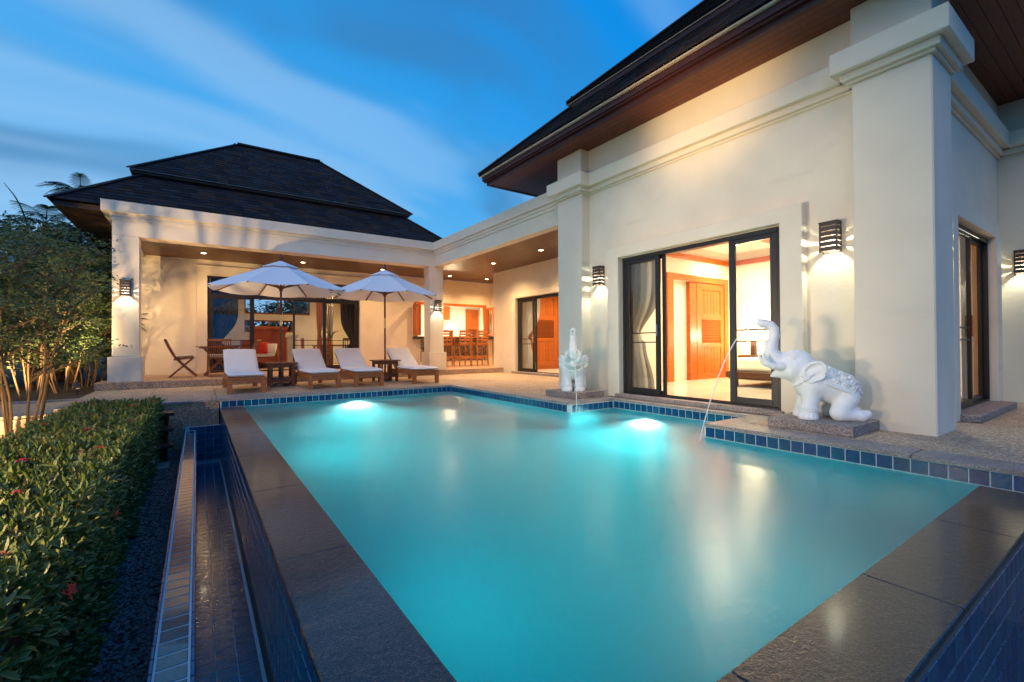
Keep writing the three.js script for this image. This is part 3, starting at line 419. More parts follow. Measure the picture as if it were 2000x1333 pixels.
// hanging curtain: pleated sheet between a and b, gathered by a tie at gy towards gx
function curtain(parent, axis, a, b, y0, y1, at, mat, tie, ga, gb, folds = 9) {
  const n = folds * 8, R = 26, P = [], I = [], UV = [];
  for (let j = 0; j <= R; j++) for (let i = 0; i <= n; i++) {
    const v = j / R, y = lerp(y1, y0, v), u = i / n, k = tie ? Math.exp(-(((y - tie) / 0.42) ** 2)) * (y > tie ? 1 : 0.72) + (y < tie ? 0.28 * (1 - Math.exp(-(((y - tie) / 0.3) ** 2))) : 0) : 0;
    const s = lerp(lerp(a, b, u), lerp(ga ?? a, gb ?? b, u), k), w = 0.035 * Math.sin(u * folds * 6.2832 + 0.4 * Math.sin(v * 3)) * (1 - 0.4 * k);
    if (axis === 'x') P.push(at + w, y, s); else P.push(s, y, at + w); UV.push(u, v);
    if (j < R && i < n) { const q = j * (n + 1) + i; I.push(q, q + 1, q + n + 1, q + 1, q + n + 2, q + n + 1); }
  }
  const g = new THREE.BufferGeometry(); g.setAttribute('position', new THREE.Float32BufferAttribute(P, 3)); g.setAttribute('uv', new THREE.Float32BufferAttribute(UV, 2)); g.setIndex(I); g.computeVertexNormals(); return plain(g);
}
// panelled wooden door leaf facing +z: stiles, rails, boarded panels, louvres
function woodDoor(parent, x0, x1, y0, y1, z, mat = M.orange) {
  const s = 0.11 * Math.min(1.3, (x1 - x0)), h = y1 - y0, ys = [y0, y0 + 0.06 * h, y0 + 0.33 * h, y0 + 0.38 * h, y0 + 0.62 * h, y0 + 0.68 * h, y0 + 0.93 * h, y1];
  const d = W(parent, 'wooden_door', merge(box(x0, y0, z - 0.02, x0 + s * 1.4, y1, z + 0.02, 0.004), box(x1 - s * 1.4, y0, z - 0.02, x1, y1, z + 0.02, 0.004), ...[0, 2, 4, 6].map((k) => box(x0 + s * 1.4, ys[k], z - 0.02, x1 - s * 1.4, ys[k + 1], z + 0.02, 0.004))), mat[1]);
  const a = x0 + s * 1.4, b = x1 - s * 1.4;
  for (const [p, q] of [[1, 2], [5, 6]]) { const n = 6, w = (b - a) / n; for (let i = 0; i < n; i++) W(d, 'panel_board', box(a + i * w + 0.003, ys[p], z - 0.012, a + (i + 1) * w - 0.003, ys[q], z + 0.006, 0.004), mat[i % 3]); }
  for (let i = 0; i < 14; i++) { const y = lerp(ys[3], ys[4], (i + 0.5) / 14); const g = box(a, -0.018, -0.004, b, 0.018, 0.004); g.rotateX(0.7); g.translate(0, y, z); W(d, 'louvre', g, mat[0]); }
  return d;
}
// stepped cornice for a run along z (facing -x) or along x (facing +z)
const Y = { c0: 3.40, c1: 3.43, c2: 3.50, c3: 3.715 };
// ---------- bedroom villa on the right ----------
const villa = thing('bedroom_villa', 'cream bedroom villa with square corner pillars and a two tiered dark shingle roof', 'building', [8, 0, -4]);
const XW = 5.56;
{
  const far = -6.30, near = -1.19, yS = 4.16;
  // plinth slab and walls
  W(villa, 'wall', wallX(XW, XW + 0.2, -6.1, -1.39, -0.03, yS, [[-4.95, -2.555, 0.055, 2.19]]), M.wall);
  W(villa, 'wall', wallZ(-1.59, -1.39, XW + 0.2, 9.35, -0.03, yS, [[6.62, 8.45, 0.05, 2.17]]), M.wall);
  W(villa, 'wall', wallZ(-6.1, -5.92, XW + 0.2, 11.2, -0.03, yS), M.wall);
  W(villa, 'wall', wallX(9.3, 9.5, -1.388, 2.4, -0.03, yS), M.wall);
  W(villa, 'door_surround', portalX(5.45, XW - 0.002, -5.19, -2.30, -0.002, 2.375, -4.965, -2.54, 2.2), M.wall);
  W(villa, 'door_surround', portalZ(-1.388, -1.28, 6.40, 8.72, -0.002, 2.36, 6.62, 8.45, 2.17), M.wall);
  W(villa, 'door_sill', box(5.40, 0.001, -5.0, XW + 0.03, 0.062, -2.5, 0.006), M.plinth);
  W(villa, 'door_sill', box(6.58, 0.001, -1.42, 8.50, 0.075, -1.13, 0.008), M.plinth);
  // pillars with capitals and upper blocks
  for (const [a, b] of [[far, -5.69], [-1.80, near]]) {
    const p = W(villa, 'pillar', box(5.36, -0.03, a, 5.96, 3.40, b, 0.012), M.wall);
    W(p, 'capital', merge(box(5.29, Y.c1, a - 0.07, 6.03, Y.c2, b + 0.07, 0.006), box(5.22, Y.c2 + 0.0015, a - 0.14, 6.1, Y.c3, b + 0.14, 0.008), box(5.33, Y.c0 + 0.001, a - 0.03, 5.99, Y.c1 - 0.001, b + 0.03, 0.006)), M.wall);
    W(p, 'upper_block', box(5.36, Y.c3 + 0.002, a, 5.96, yS, b, 0.008), M.wall);
  }
  // cornice between the pillars and along the near side
  const corn = (o, y0, y1) => [box(XW - o, y0, -5.688, XW - 0.002, y1, -1.802, 0.006)];
  W(villa, 'cornice', merge(corn(0.03, Y.c0 + 0.001, Y.c1 - 0.001), corn(0.07, Y.c1, Y.c2), corn(0.14, Y.c2 + 0.0015, Y.c3)), M.wall);
  W(villa, 'cornice', merge(box(5.964, Y.c0 + 0.001, -1.388, 9.298, Y.c1 - 0.001, -1.36, 0.006), box(6.034, Y.c1, -1.388, 9.298, Y.c2, -1.32, 0.006), box(6.104, Y.c2 + 0.0015, -1.388, 9.298, Y.c3, -1.25, 0.006)), M.wall);
  W(villa, 'cornice', merge(box(9.16, Y.c2 + 0.0015, -1.386, 9.298, Y.c3, 2.4, 0.006), box(9.23, Y.c1, -1.386, 9.298, Y.c2, 2.4, 0.006)), M.wall);
  W(villa, 'frieze', merge(box(XW - 0.012, Y.c3 + 0.002, -5.688, XW - 0.002, yS, -1.802), box(5.964, Y.c3 + 0.002, -1.388, 9.298, yS, -1.376)), M.wall);
  // eave: boarded soffit, stepped fascia, pale drip strip, then the tiers
  const ex = 5.03, ez0 = -8.05, ez1 = -0.62, xr = 14.4;
  planks(villa, 'soffit_board', ex, 5.358, ez0, ez1, yS + 0.002, 0.11, 'z', M.soffit); planks(villa, 'soffit_board', 5.36, xr - 0.6, ez0, -6.12, yS + 0.002, 0.11, 'x', M.soffit);
  planks(villa, 'soffit_board', 5.36, 14, -1.388, ez1, yS + 0.002, 0.11, 'x', M.soffit); planks(villa, 'soffit_board', 5.36, XW + 0.1, -6.118, -1.39, yS + 0.002, 0.1, 'z', M.soffit);
  W(villa, 'soffit_deck', merge(box(ex, yS + 0.018, ez0, xr, yS + 0.05, ez1)), M.fascia);
  const R = [ex, xr, ez0, ez1];
  W(villa, 'fascia', merge(ring(...R, -0.005, 0.055, yS - 0.012, yS + 0.055), ring(...R, 0.0, 0.10, yS + 0.056, yS + 0.085), ring(...R, 0.03, 0.125, yS + 0.086, yS + 0.17)), M.fascia);
  W(villa, 'drip_edge', merge(ring(...R, 0.05, 0.165, yS + 0.171, yS + 0.195)), M.drip);
  const lo = hipTier(villa, ex - 0.18, xr + 0.18, ez0 - 0.18, ez1 + 0.18, yS + 0.21, 0.90, 1.72, 'roof');
  // upper tier, set in and lifted on a dark band
  const i0 = 1.36, U = [ex - 0.18 + i0, xr + 0.18 - i0, ez0 - 0.18 + i0, ez1 + 0.18 - i0], yU = 5.60;
  W(villa, 'fascia', merge(ring(...U, -0.25, -0.02, yU - 0.17, yU - 0.06), ring(...U, -0.2, 0.03, yU - 0.059, yU + 0.06)), M.fascia);
  W(villa, 'drip_edge', merge(ring(...U, -0.1, 0.05, yU + 0.061, yU + 0.08)), M.drip);
  hipTier(villa, U[0] - 0.06, U[1] + 0.06, U[2] - 0.06, U[3] + 0.06, yU + 0.09, 0.9, 2.3, 'upper_roof');
  // bedroom shell
  W(villa, 'room_floor', box(XW + 0.03, 0.0, -5.918, 10.3, 0.05, -1.592), M.deckBase);
  for (let i = 0; i < 8; i++) for (let j = 0; j < 7; j++) W(villa, 'floor_tile', box(5.80 + i * 0.6, 0.051, -5.915 + j * 0.6, 6.395 + i * 0.6, 0.062, Math.min(-1.6, -5.32 + j * 0.6), 0.002), M.floorTile[(i * 3 + j * 5) % 3]);
  W(villa, 'inner_wall', wallX(10.2, 10.36, -5.918, -1.592, 0, 3.0), M.inner);
  W(villa, 'inner_wall', wallZ(-5.916, -5.86, XW + 0.2, 10.198, 0.051, 2.98, [[8.03, 9.9, 0.053, 2.16]]), M.inner);
  W(villa, 'inner_ceiling', box(XW + 0.202, 2.90, -5.858, 10.198, 3.0, -1.592), M.innerCeiling);
  W(villa, 'ceiling_moulding', merge(box(7.2, 2.62, -5.858, 10.17, 2.73, -5.83, 0.005), box(10.17, 2.62, -5.828, 10.198, 2.73, -1.6, 0.005)), M.orange[1]);
  // lit ceiling tray
  const tr = W(villa, 'ceiling_tray', merge(ring(7.6, 9.9, -4.6, -2.4, -0.14, 0, 2.84, 2.898)), M.orange[1]); W(tr, 'tray_light', box(7.75, 2.885, -4.45, 9.75, 2.897, -2.55), M.glowCove);
  // door frame and wardrobe corridor in the back wall
  W(villa, 'door_frame', merge(box(7.83, 0.055, -5.858, 8.03, 2.16, -5.80, 0.006), box(9.9, 0.055, -5.858, 10.05, 2.16, -5.80, 0.006), box(7.83, 2.161, -5.858, 10.05, 2.29, -5.80, 0.006)), M.orange[2]);
  woodDoor(villa, 8.86, 9.92, 0.06, 2.155, -5.845); W(villa, 'door_post', box(8.62, 0.056, -5.95, 8.858, 2.158, -5.832, 0.005), M.orange[0]);
}
{ // sliding door of the bedroom, open in the middle
  const f = W(villa, 'sliding_door', merge(box(XW - 0.02, 0.063, -4.948, XW + 0.10, 2.188, -4.90, 0.004), box(XW - 0.02, 0.063, -2.605, XW + 0.10, 2.188, -2.557, 0.004), box(XW - 0.02, 2.13, -4.90, XW + 0.10, 2.188, -2.605, 0.004), box(XW - 0.02, 0.063, -4.90, XW + 0.10, 0.083, -2.605, 0.003), box(XW + 0.0, 0.083, -4.3, XW + 0.012, 0.095, -3.2), box(XW + 0.05, 0.083, -4.3, XW + 0.062, 0.095, -3.2)), M.frame);
  leafPane(f, 'x', -4.90, -4.26, 0.085, 2.13, XW + 0.01, [1.0, 0.86]); leafPane(f, 'x', -4.87, -4.20, 0.085, 2.13, XW + 0.065, [], 0.05);
  leafPane(f, 'x', -3.19, -2.606, 0.085, 2.13, XW + 0.01, [1.0, 0.86]); leafPane(f, 'x', -3.23, -2.66, 0.085, 2.13, XW + 0.065, [], 0.06);
  W(f, 'handle', box(XW - 0.03, 0.95, -4.305, XW - 0.011, 1.12, -4.285, 0.003), M.metal);
  const g = W(villa, 'sliding_door', merge(box(6.622, 0.077, -1.46, 6.66, 2.168, -1.36, 0.004), box(8.41, 0.077, -1.46, 8.448, 2.168, -1.36, 0.004), box(6.66, 2.11, -1.46, 8.41, 2.168, -1.36, 0.004), box(6.66, 0.077, -1.46, 8.41, 0.097, -1.36, 0.003)), M.frame);
  leafPane(g, 'z', 6.66, 7.60, 0.098, 2.11, -1.385, [1.0, 0.86], 0.05); leafPane(g, 'z', 7.56, 8.41, 0.098, 2.11, -1.432, [], 0.05);
  W(g, 'handle', box(7.56, 0.9, -1.364, 7.585, 1.15, -1.35, 0.003), M.orange[0]);
}
// ---------- flat roofed link and guest room behind the pillars ----------
const link = thing('link_wing', 'flat roofed link wing with a boarded ceiling joining villa and pavilion', 'building', [7.5, 0, -9]);
{
  const yC = 3.06;
  // beam over the open side, stepped like the cornice
  W(link, 'beam', merge(box(5.52, yC, -11.848, 5.74, Y.c1 - 0.002, -6.302), box(5.485, Y.c1, -11.83, 5.74, Y.c2 - 0.002, -6.302), box(5.45, Y.c2, -11.80, 5.74, Y.c3, -6.302), box(5.50, yC + 0.31, -11.84, 5.5195, Y.c1 - 0.004, -6.302)), M.wall);
  W(link, 'flat_roof', box(5.742, 3.20, -14.3, 12, 3.6, -6.302), M.wall);
  planks(link, 'ceiling_board', 5.742, 8.928, -14.348, -6.304, yC + 0.045, 0.115, 'z', M.ceilPlank);
  W(link, 'wall', wallX(7.75, 7.95, -12.25, -6.12, -0.03, 3.11, [[-11.02, -8.3, 0.05, 2.2]]), M.wall);
  W(link, 'wall', wallZ(-12.25, -12.05, 7.952, 9.128, -0.03, 3.11), M.wall); W(link, 'wall', wallX(8.93, 9.13, -14.348, -12.252, -0.03, 3.11), M.wall);
  W(link, 'door_surround', portalX(7.70, 7.748, -11.25, -8.1, -0.002, 2.38, -11.02, -8.3, 2.2), M.wall);
  W(link, 'door_sill', box(7.62, 0.001, -11.1, 7.80, 0.058, -8.2, 0.006), M.plinth);
  const f = W(link, 'sliding_door', merge(box(7.80, 0.053, -11.018, 7.9, 2.198, -10.96, 0.004), box(7.80, 2.12, -10.96, 7.9, 2.198, -8.3, 0.004), box(7.80, 0.053, -10.96, 7.9, 0.075, -8.3, 0.003)), M.frame);
  leafPane(f, 'x', -10.96, -10.22, 0.076, 2.12, 7.82, [1.0, 0.86]); leafPane(f, 'x', -10.94, -10.18, 0.076, 2.12, 7.87, [], 0.05); W(f, 'handle', box(7.785, 0.9, -10.27, 7.80, 1.1, -10.25, 0.003), M.metal);
  // room behind it
  W(link, 'room_floor', box(7.952, 0, -12.04, 12, 0.06, -6.32), M.innerFloor); W(link, 'inner_wall', wallZ(-12.04, -11.94, 7.952, 12, 0.061, 2.8), M.inner); W(link, 'inner_wall', wallX(11.6, 11.75, -11.938, -6.32, 0.061, 2.8), M.inner);
  W(link, 'inner_ceiling', box(7.952, 2.801, -12.04, 12, 2.9, -6.32), M.innerCeiling);
  for (let k = 0; k < 2; k++) woodDoor(link, 8.62 + k * 0.99, 9.60 + k * 0.99, 0.16, 2.5, -11.34); W(link, 'wardrobe_base', box(8.58, 0.062, -11.93, 10.64, 0.158, -11.33, 0.006), M.orange[0]); W(link, 'wardrobe_side', box(8.58, 0.16, -11.93, 8.618, 2.52, -11.33, 0.004), M.orange[2]);
  W(link, 'desk_top', box(10.7, 0.76, -11.9, 11.58, 0.80, -11.3, 0.004), M.orange[1]);
}
// ---------- living pavilion on the left ----------
const pav = thing('living_pavilion', 'cream living pavilion with an open porch and a two tiered hipped shingle roof', 'building', [2, 0, -14]);
const ZW = -14.35;
{
  const yC = 3.06;
  W(pav, 'porch_floor', box(-1.5, -0.03, ZW, 8.928, 0.14, -11.95), M.porchFloor);
  for (let i = 0; i < 9; i++) W(pav, 'step_slab', box(-1.62 + i * 1.04, 0.0, -11.948, -0.583 + i * 1.04, 0.142, -11.70, 0.006), M.washed);
  W(pav, 'step_slab', box(-1.62, 0.0, -12.6, -1.502, 0.142, -11.95, 0.006), M.washed);
  for (const x of [-1.38, 5.38]) {
    const p = W(pav, 'pillar', box(x, 0.64, -12.26, x + 0.42, yC, -11.85, 0.008), M.wall);
    W(p, 'pillar_base', box(x - 0.06, 0.1425, -12.32, x + 0.48, 0.64, -11.79, 0.008), M.wall);
  }
  W(pav, 'beam', merge(box(-1.38, yC + 0.001, -12.26, 5.80, Y.c1 - 0.002, -11.85), box(-1.42, Y.c1, -12.26, 5.484, Y.c2 - 0.002, -11.815), box(-1.54, Y.c2, -12.26, 5.449, Y.c3, -11.75), box(-1.40, yC + 0.31, -12.2, 5.499, Y.c1 - 0.004, -11.83)), M.wall);
  W(pav, 'side_beam', merge(box(-1.38, yC + 0.001, ZW, -1.06, Y.c1 - 0.002, -12.262), box(-1.54, Y.c2, ZW, -1.06, Y.c3, -12.262)), M.wall);
  planks(pav, 'ceiling_board', -1.058, 5.738, ZW + 0.002, -12.262, yC + 0.045, 0.115, 'x', M.ceilPlank); W(pav, 'ceiling_deck', box(-1.37, 3.125, ZW, 5.74, 3.2, -12.262), M.wall);
  // rear wall of the porch with the living room window and the bar opening
  W(pav, 'wall', wallZ(ZW - 0.2, ZW, -1.5, 8.928, -0.03, 3.104, [[0.22, 4.14, 0.142, 2.70], [6.05, 8.62, 1.14, 2.21]]), M.wall);
  W(pav, 'window_surround', portalZ(ZW + 0.002, ZW + 0.07, -0.02, 4.34, 0.141, 2.96, 0.22, 4.14, 2.70), M.wall);
  W(pav, 'side_wall', wallX(-1.5, -1.3, -19.2, ZW - 0.202, -0.03, 3.6), M.wall);
  // roof tiers
  const R = [-2.3, 6.5, -18.85, -12.27];
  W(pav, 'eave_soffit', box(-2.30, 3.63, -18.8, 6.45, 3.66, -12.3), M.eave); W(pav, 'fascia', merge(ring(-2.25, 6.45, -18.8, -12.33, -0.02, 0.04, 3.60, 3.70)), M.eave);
  hipTier(pav, -2.37, 6.57, -18.86, -12.2, 3.715, 0.84, 1.45, 'roof');
  const U = [-1.26, 5.46, -17.75, -13.31];
  W(pav, 'fascia', merge(ring(...U, -0.42, -0.16, 4.70, 4.80), ring(...U, -0.3, -0.06, 4.801, 4.86)), M.eave); W(pav, 'drip_edge', merge(ring(...U, -0.1, 0.0, 4.861, 4.878)), M.dripGrey);
  hipTier(pav, U[0], U[1], U[2], U[3], 4.885, 0.84, 2.215, 'upper_roof');
  W(pav, 'ridge_cap', bar([0.97, 6.765, -15.53], [3.24, 6.765, -15.53], 0.2, 0.05), M.hipCap);
  // living room shell
  W(pav, 'room_floor', box(-1.298, 0, -19.2, 8.9, 0.12, ZW - 0.202), M.innerFloor); W(pav, 'inner_ceiling', box(-1.298, 3.0, -19.2, 5.2, 3.1, ZW - 0.202), M.innerCeiling);
  W(pav, 'inner_wall', wallZ(-19.2, -19.0, -1.298, 8.9, 0.121, 2.998, [[-0.9, 0.6, 0.9, 2.6], [1.4, 3.6, 2.02, 2.62], [1.4, 3.0, 1.35, 1.80]]), M.inner); W(pav, 'inner_wall', wallX(5.2, 5.4, -18.998, ZW - 0.202, 0.121, 3.1), M.inner);
  W(pav, 'ceiling_moulding', box(-1.29, 2.80, -18.998, 5.198, 2.9, -18.96, 0.005), M.orange[1]);
  W(pav, 'light_cove', box(0.6, 2.74, -16.4, 4.6, 2.79, -16.1, 0.005), M.orange[1]); W(pav, 'cove_light', box(0.65, 2.8, -16.38, 4.55, 2.82, -16.12), M.glowCove);
  // window frame: transom, mullions, sliding leaves
  const f = W(pav, 'window_frame', merge(box(0.222, 0.143, ZW - 0.11, 0.275, 2.698, ZW - 0.03, 0.004), box(4.085, 0.143, ZW - 0.11, 4.138, 2.698, ZW - 0.03, 0.004), box(0.275, 2.645, ZW - 0.11, 4.085, 2.698, ZW - 0.03, 0.004), box(0.275, 2.17, ZW - 0.11, 4.085, 2.25, ZW - 0.03, 0.004), box(0.275, 0.143, ZW - 0.11, 4.085, 0.175, ZW - 0.03, 0.003), ...[1.2, 2.16, 3.12].map((x) => box(x - 0.025, 2.25, ZW - 0.1, x + 0.025, 2.645, ZW - 0.04, 0.004))), M.frame);
  [[0.275, 1.175], [1.225, 2.135], [2.185, 3.095], [3.145, 4.085]].forEach(([a, b]) => { const g = new THREE.PlaneGeometry(b - a, 0.395); g.translate((a + b) / 2, 2.4475, ZW - 0.07); W(f, 'pane', plain(g), M.glass); });
  leafPane(f, 'z', 0.275, 1.26, 0.176, 2.17, ZW - 0.05, [1.0, 0.86]); leafPane(f, 'z', 0.31, 1.30, 0.176, 2.17, ZW - 0.09, [], 0.05); leafPane(f, 'z', 2.28, 3.14, 0.176, 2.17, ZW - 0.09, [1.0, 0.86], 0.05); leafPane(f, 'z', 3.10, 4.085, 0.176, 2.17, ZW - 0.05, [1.0, 0.86]);
  // rear windows of the living room
  const b = W(pav, 'rear_window', merge(...[[-0.9, 0.6, 0.9, 2.6], [1.4, 3.6, 2.02, 2.62], [1.4, 3.0, 1.35, 1.80]].map(([p, q, u, v]) => merge(box(p, u, -19.12, p + 0.05, v, -19.06), box(q - 0.05, u, -19.12, q, v, -19.06), box(p + 0.05, v - 0.05, -19.12, q - 0.05, v, -19.06), box(p + 0.05, u, -19.12, q - 0.05, u + 0.05, -19.06), box((p + q) / 2 - 0.025, u + 0.05, -19.115, (p + q) / 2 + 0.025, v - 0.05, -19.065)))), M.teak[1]);
  for (let i = 0; i < 9; i++) W(b, 'blind_slat', box(1.46, 2.09 + i * 0.058, -19.04, 3.54, 2.096 + i * 0.058, -19.005), M.frame);
  // bar: counter, pebble clad base, wooden folding shutters, kitchen behind
  W(pav, 'bar_counter', merge(box(5.88, 1.04, ZW + 0.001, 8.925, 1.135, -13.98, 0.008)), M.counter);
  W(pav, 'bar_base', box(6.08, 0.141, ZW + 0.001, 8.9, 1.039, -14.17), M.wall);
  const cl = W(pav, 'pebble_cladding', box(6.09, 0.30, -14.169, 8.7, 1.02, -14.16), M.pebbleWall[3]);
  const pb = [[], [], [], []]; for (let i = 0; i < 1500; i++) { const g = new THREE.SphereGeometry(rr(0.018, 0.034), 6, 4); g.scale(1, rr(0.6, 1), 0.55); g.rotateZ(rr(0, 3.1)); g.translate(rr(6.11, 8.68), rr(0.32, 1.0), -14.158); pb[i % 4].push(plain(g)); }
  pb.forEach((l, k) => info(W(cl, 'pebbles', merge(l), M.pebbleWall[k]), null, null, null, 'stuff'));
  W(pav, 'bar_frame', merge(box(5.96, 1.14, ZW + 0.001, 6.06, 2.20, ZW + 0.06, 0.005), box(8.60, 1.14, ZW + 0.001, 8.70, 2.20, ZW + 0.06, 0.005), box(5.96, 2.2005, ZW + 0.001, 8.72, 2.29, ZW + 0.07, 0.005)), M.orange[1]);
  for (const [x, n] of [[5.94, 2], [8.72, 2]]) for (let k = 0; k < n; k++) { const xx = x + (x < 7 ? -k : k) * 0.055, s = W(pav, 'folding_shutter', merge(box(xx - 0.02, 1.16, ZW + 0.075, xx + 0.02, 2.18, ZW + 0.15, 0.003), box(xx - 0.02, 1.16, ZW + 0.47, xx + 0.02, 2.18, ZW + 0.55, 0.003), box(xx - 0.02, 1.16, ZW + 0.15, xx + 0.02, 1.26, ZW + 0.47, 0.003), box(xx - 0.02, 2.08, ZW + 0.15, xx + 0.02, 2.18, ZW + 0.47, 0.003)), M.orange[k]); const g = new THREE.PlaneGeometry(0.33, 0.83); g.rotateY(-Math.PI / 2); g.translate(xx, 1.67, ZW + 0.31); W(s, 'pane', plain(g), M.glass); }
  W(pav, 'kitchen_wall', wallZ(-17.2, -17.05, 5.402, 11.4, 0.121, 2.9), M.inner); W(pav, 'kitchen_wall', wallX(11.2, 11.36, -17.05, ZW - 0.2, 0.121, 2.9), M.inner); W(pav, 'kitchen_ceiling', box(5.402, 2.75, -17.05, 11.2, 2.9, ZW - 0.202), M.innerCeiling);
  woodDoor(pav, 9.36, 9.98, 0.13, 2.35, -17.02); W(pav, 'kitchen_cupboard', box(7.7, 1.88, -17.04, 8.46, 2.5, -16.7, 0.006), M.orange[0]);
}

// ---------- lamps ----------
function sconce(at, turn, label) { // slatted dark wall lantern; local +z points away from the wall
  const s = thing('wall_lantern', label, 'wall lamp', at, turn, 'slatted wall lanterns'), w = 0.085, h = 0.16, d = 0.115;
  mesh(s, 'back_plate', box(-w, -h, 0.001, w, h, 0.006), M.black); mesh(s, 'top_cap', box(-w - 0.004, h - 0.018, 0.006, w + 0.004, h, d + 0.004, 0.003), M.black);
  for (const x of [-1, 1]) for (const z of [0.012, d - 0.012]) mesh(s, 'post', box(x * w - x * 0.018, -h, z - 0.009, x * w, h - 0.018, z + 0.009, 0.002), M.black);
  for (let i = 0; i < 6; i++) { const y = -h + 0.012 + i * 0.053; mesh(s, 'slat', box(-w + 0.018, y, d - 0.018, w - 0.018, y + 0.043, d - 0.004, 0.002), M.black); for (const x of [-1, 1]) mesh(s, 'slat', box(x * (w - 0.014), y, 0.021, x * (w - 0.002), y + 0.043, d - 0.021, 0.002), M.black); }
  const b = new THREE.SphereGeometry(0.022, 12, 10); b.scale(1, 1.7, 1); mesh(s, 'bulb', plain(b), M.glowNeutral, [0, -0.06, d * 0.5]);
  const p = new THREE.Vector3(0, -0.06, d * 0.5).applyAxisAngle(new THREE.Vector3(0, 1, 0), turn); lampPoint([at[0] + p.x, at[1] + p.y, at[2] + p.z], [0.96, 1.0, 0.78], 1.8, 0.8);
}
sconce([-1.17, 2.0, -11.849], 0, 'slatted lantern on the porch pillar beside the trees');
sconce([5.60, 1.95, -11.849], 0, 'slatted lantern on the porch pillar between umbrella and bar stools');
sconce([XW - 0.001, 1.97, -5.43], -Math.PI / 2, 'slatted lantern on the wall right of the front-facing elephant');
sconce([XW - 0.001, 1.95, -2.05], -Math.PI / 2, 'slatted lantern on the wall above the kneeling elephant in profile');
sconce([6.22, 1.95, -1.389], 0, 'slatted lantern half hidden behind the near corner pillar');
sconce([9.299, 1.92, -1.15], -Math.PI / 2, 'slatted lantern on the side wall at the right edge of the picture');
function downlight(x, y, z, cd, color, label, ang = 1.25, group = 'recessed ceiling lamps') {
  const l = thing('ceiling_light', label, 'ceiling light', [x, y, z], 0, group); const r = new THREE.TorusGeometry(0.062, 0.010, 8, 24); r.rotateX(Math.PI / 2); mesh(l, 'trim_ring', plain(r), M.innerCeiling, [0, -0.004, 0]);
  mesh(l, 'lens', cyl(0.055, 0.055, 0.006, 0, -0.007, 0, 20), M.glowWarm); lampSpot([x, y - 0.02, z], [x, y - 1, z], color, cd, ang, 0.7, 3);
}
const warm = [1, 0.64, 0.30], amber = [1, 0.60, 0.27], cream = [1, 0.78, 0.50];
downlight(0.13, 3.104, -13.3, 16, amber, 'round recessed lamp in the porch ceiling above the folding chair'); downlight(2.36, 3.104, -13.35, 16, amber, 'round recessed lamp in the porch ceiling above the left umbrella'); downlight(4.54, 3.104, -13.35, 16, amber, 'round recessed lamp in the porch ceiling behind the right umbrella top');
downlight(6.79, 3.104, -13.4, 30, amber, 'round recessed lamp in the ceiling above the bar stools'); downlight(8.2, 3.104, -13.4, 30, amber, 'round recessed lamp in the corner of the bar ceiling');
downlight(6.77, 3.104, -10.7, 32, warm, 'round recessed lamp in the link ceiling, brightest of the row'); downlight(6.78, 3.104, -8.59, 30, warm, 'round recessed lamp in the link ceiling nearest the villa pillar');
// bedroom
downlight(7.42, 2.899, -4.5, 34, cream, 'round recessed lamp in the bedroom ceiling', 1.45, 'bedroom ceiling lamps'); downlight(6.7, 2.899, -2.4, 34, cream, 'round recessed lamp in the bedroom ceiling behind the wall', 1.45, 'bedroom ceiling lamps'); downlight(9.3, 2.899, -5.2, 26, cream, 'round recessed lamp near the louvred door', 1.45, 'bedroom ceiling lamps');
// guest room, living room, kitchen
downlight(9.2, 2.8, -10.0, 40, [1, 0.80, 0.55], 'round recessed lamp in the guest room ceiling', 1.4, 'indoor ceiling lamps'); downlight(9.3, 2.749, -15.9, 28, [1, 0.80, 0.55], 'round recessed lamp in the kitchen ceiling', 1.4, 'indoor ceiling lamps'); downlight(7.3, 2.749, -15.9, 20, [1, 0.80, 0.55], 'round recessed lamp in the kitchen ceiling over the counter', 1.4, 'indoor ceiling lamps');
downlight(1.6, 2.999, -17.4, 7, warm, 'round recessed lamp in the living room ceiling', 1.4, 'indoor ceiling lamps'); downlight(4.3, 2.999, -17.0, 26, warm, 'round recessed lamp over the dining table', 1.4, 'indoor ceiling lamps');
{ const t = new THREE.RectAreaLight(lin(1, 0.86, 0.62), 1.6, 2.0, 1.9); t.position.set(8.75, 2.88, -3.5); t.rotation.x = -Math.PI / 2; scene.add(t); const c = new THREE.RectAreaLight(lin(1, 0.86, 0.62), 1.6, 3.9, 0.26); c.position.set(2.6, 2.825, -16.25); c.rotation.x = Math.PI / 2; scene.add(c); }
function tableLamp(at, label, r = 0.16, cd = 7) {
  const l = thing('table_lamp', label, 'table lamp', at, 0, null); mesh(l, 'lamp_base', box(-0.06, 0, -0.045, 0.06, 0.30, 0.045, 0.01), M.bedWood);
  const sh = new THREE.LatheGeometry([[r * 1.15, 0.33], [r * 0.75, 0.55]].map((p) => new THREE.Vector2(...p)), 28); mesh(l, 'lamp_shade', plain(sh), M.glowShade); mesh(l, 'stem', cyl(0.012, 0.012, 0.12, 0, 0.30, 0), M.brass);
  const b = new THREE.SphereGeometry(0.03, 10, 8); mesh(l, 'bulb', plain(b), M.glowWarm, [0, 0.43, 0]); lampPoint([at[0], at[1] + 0.43, at[2]], [1, 0.76, 0.46], cd, 1.5);
}
tableLamp([9.82, 0.585, -5.12], 'glowing bedside lamp with a white shade seen past the elephant trunk'); tableLamp([7.95, 1.12, -15.6], 'glowing white lamp on the kitchen counter behind the stools', 0.2, 8);
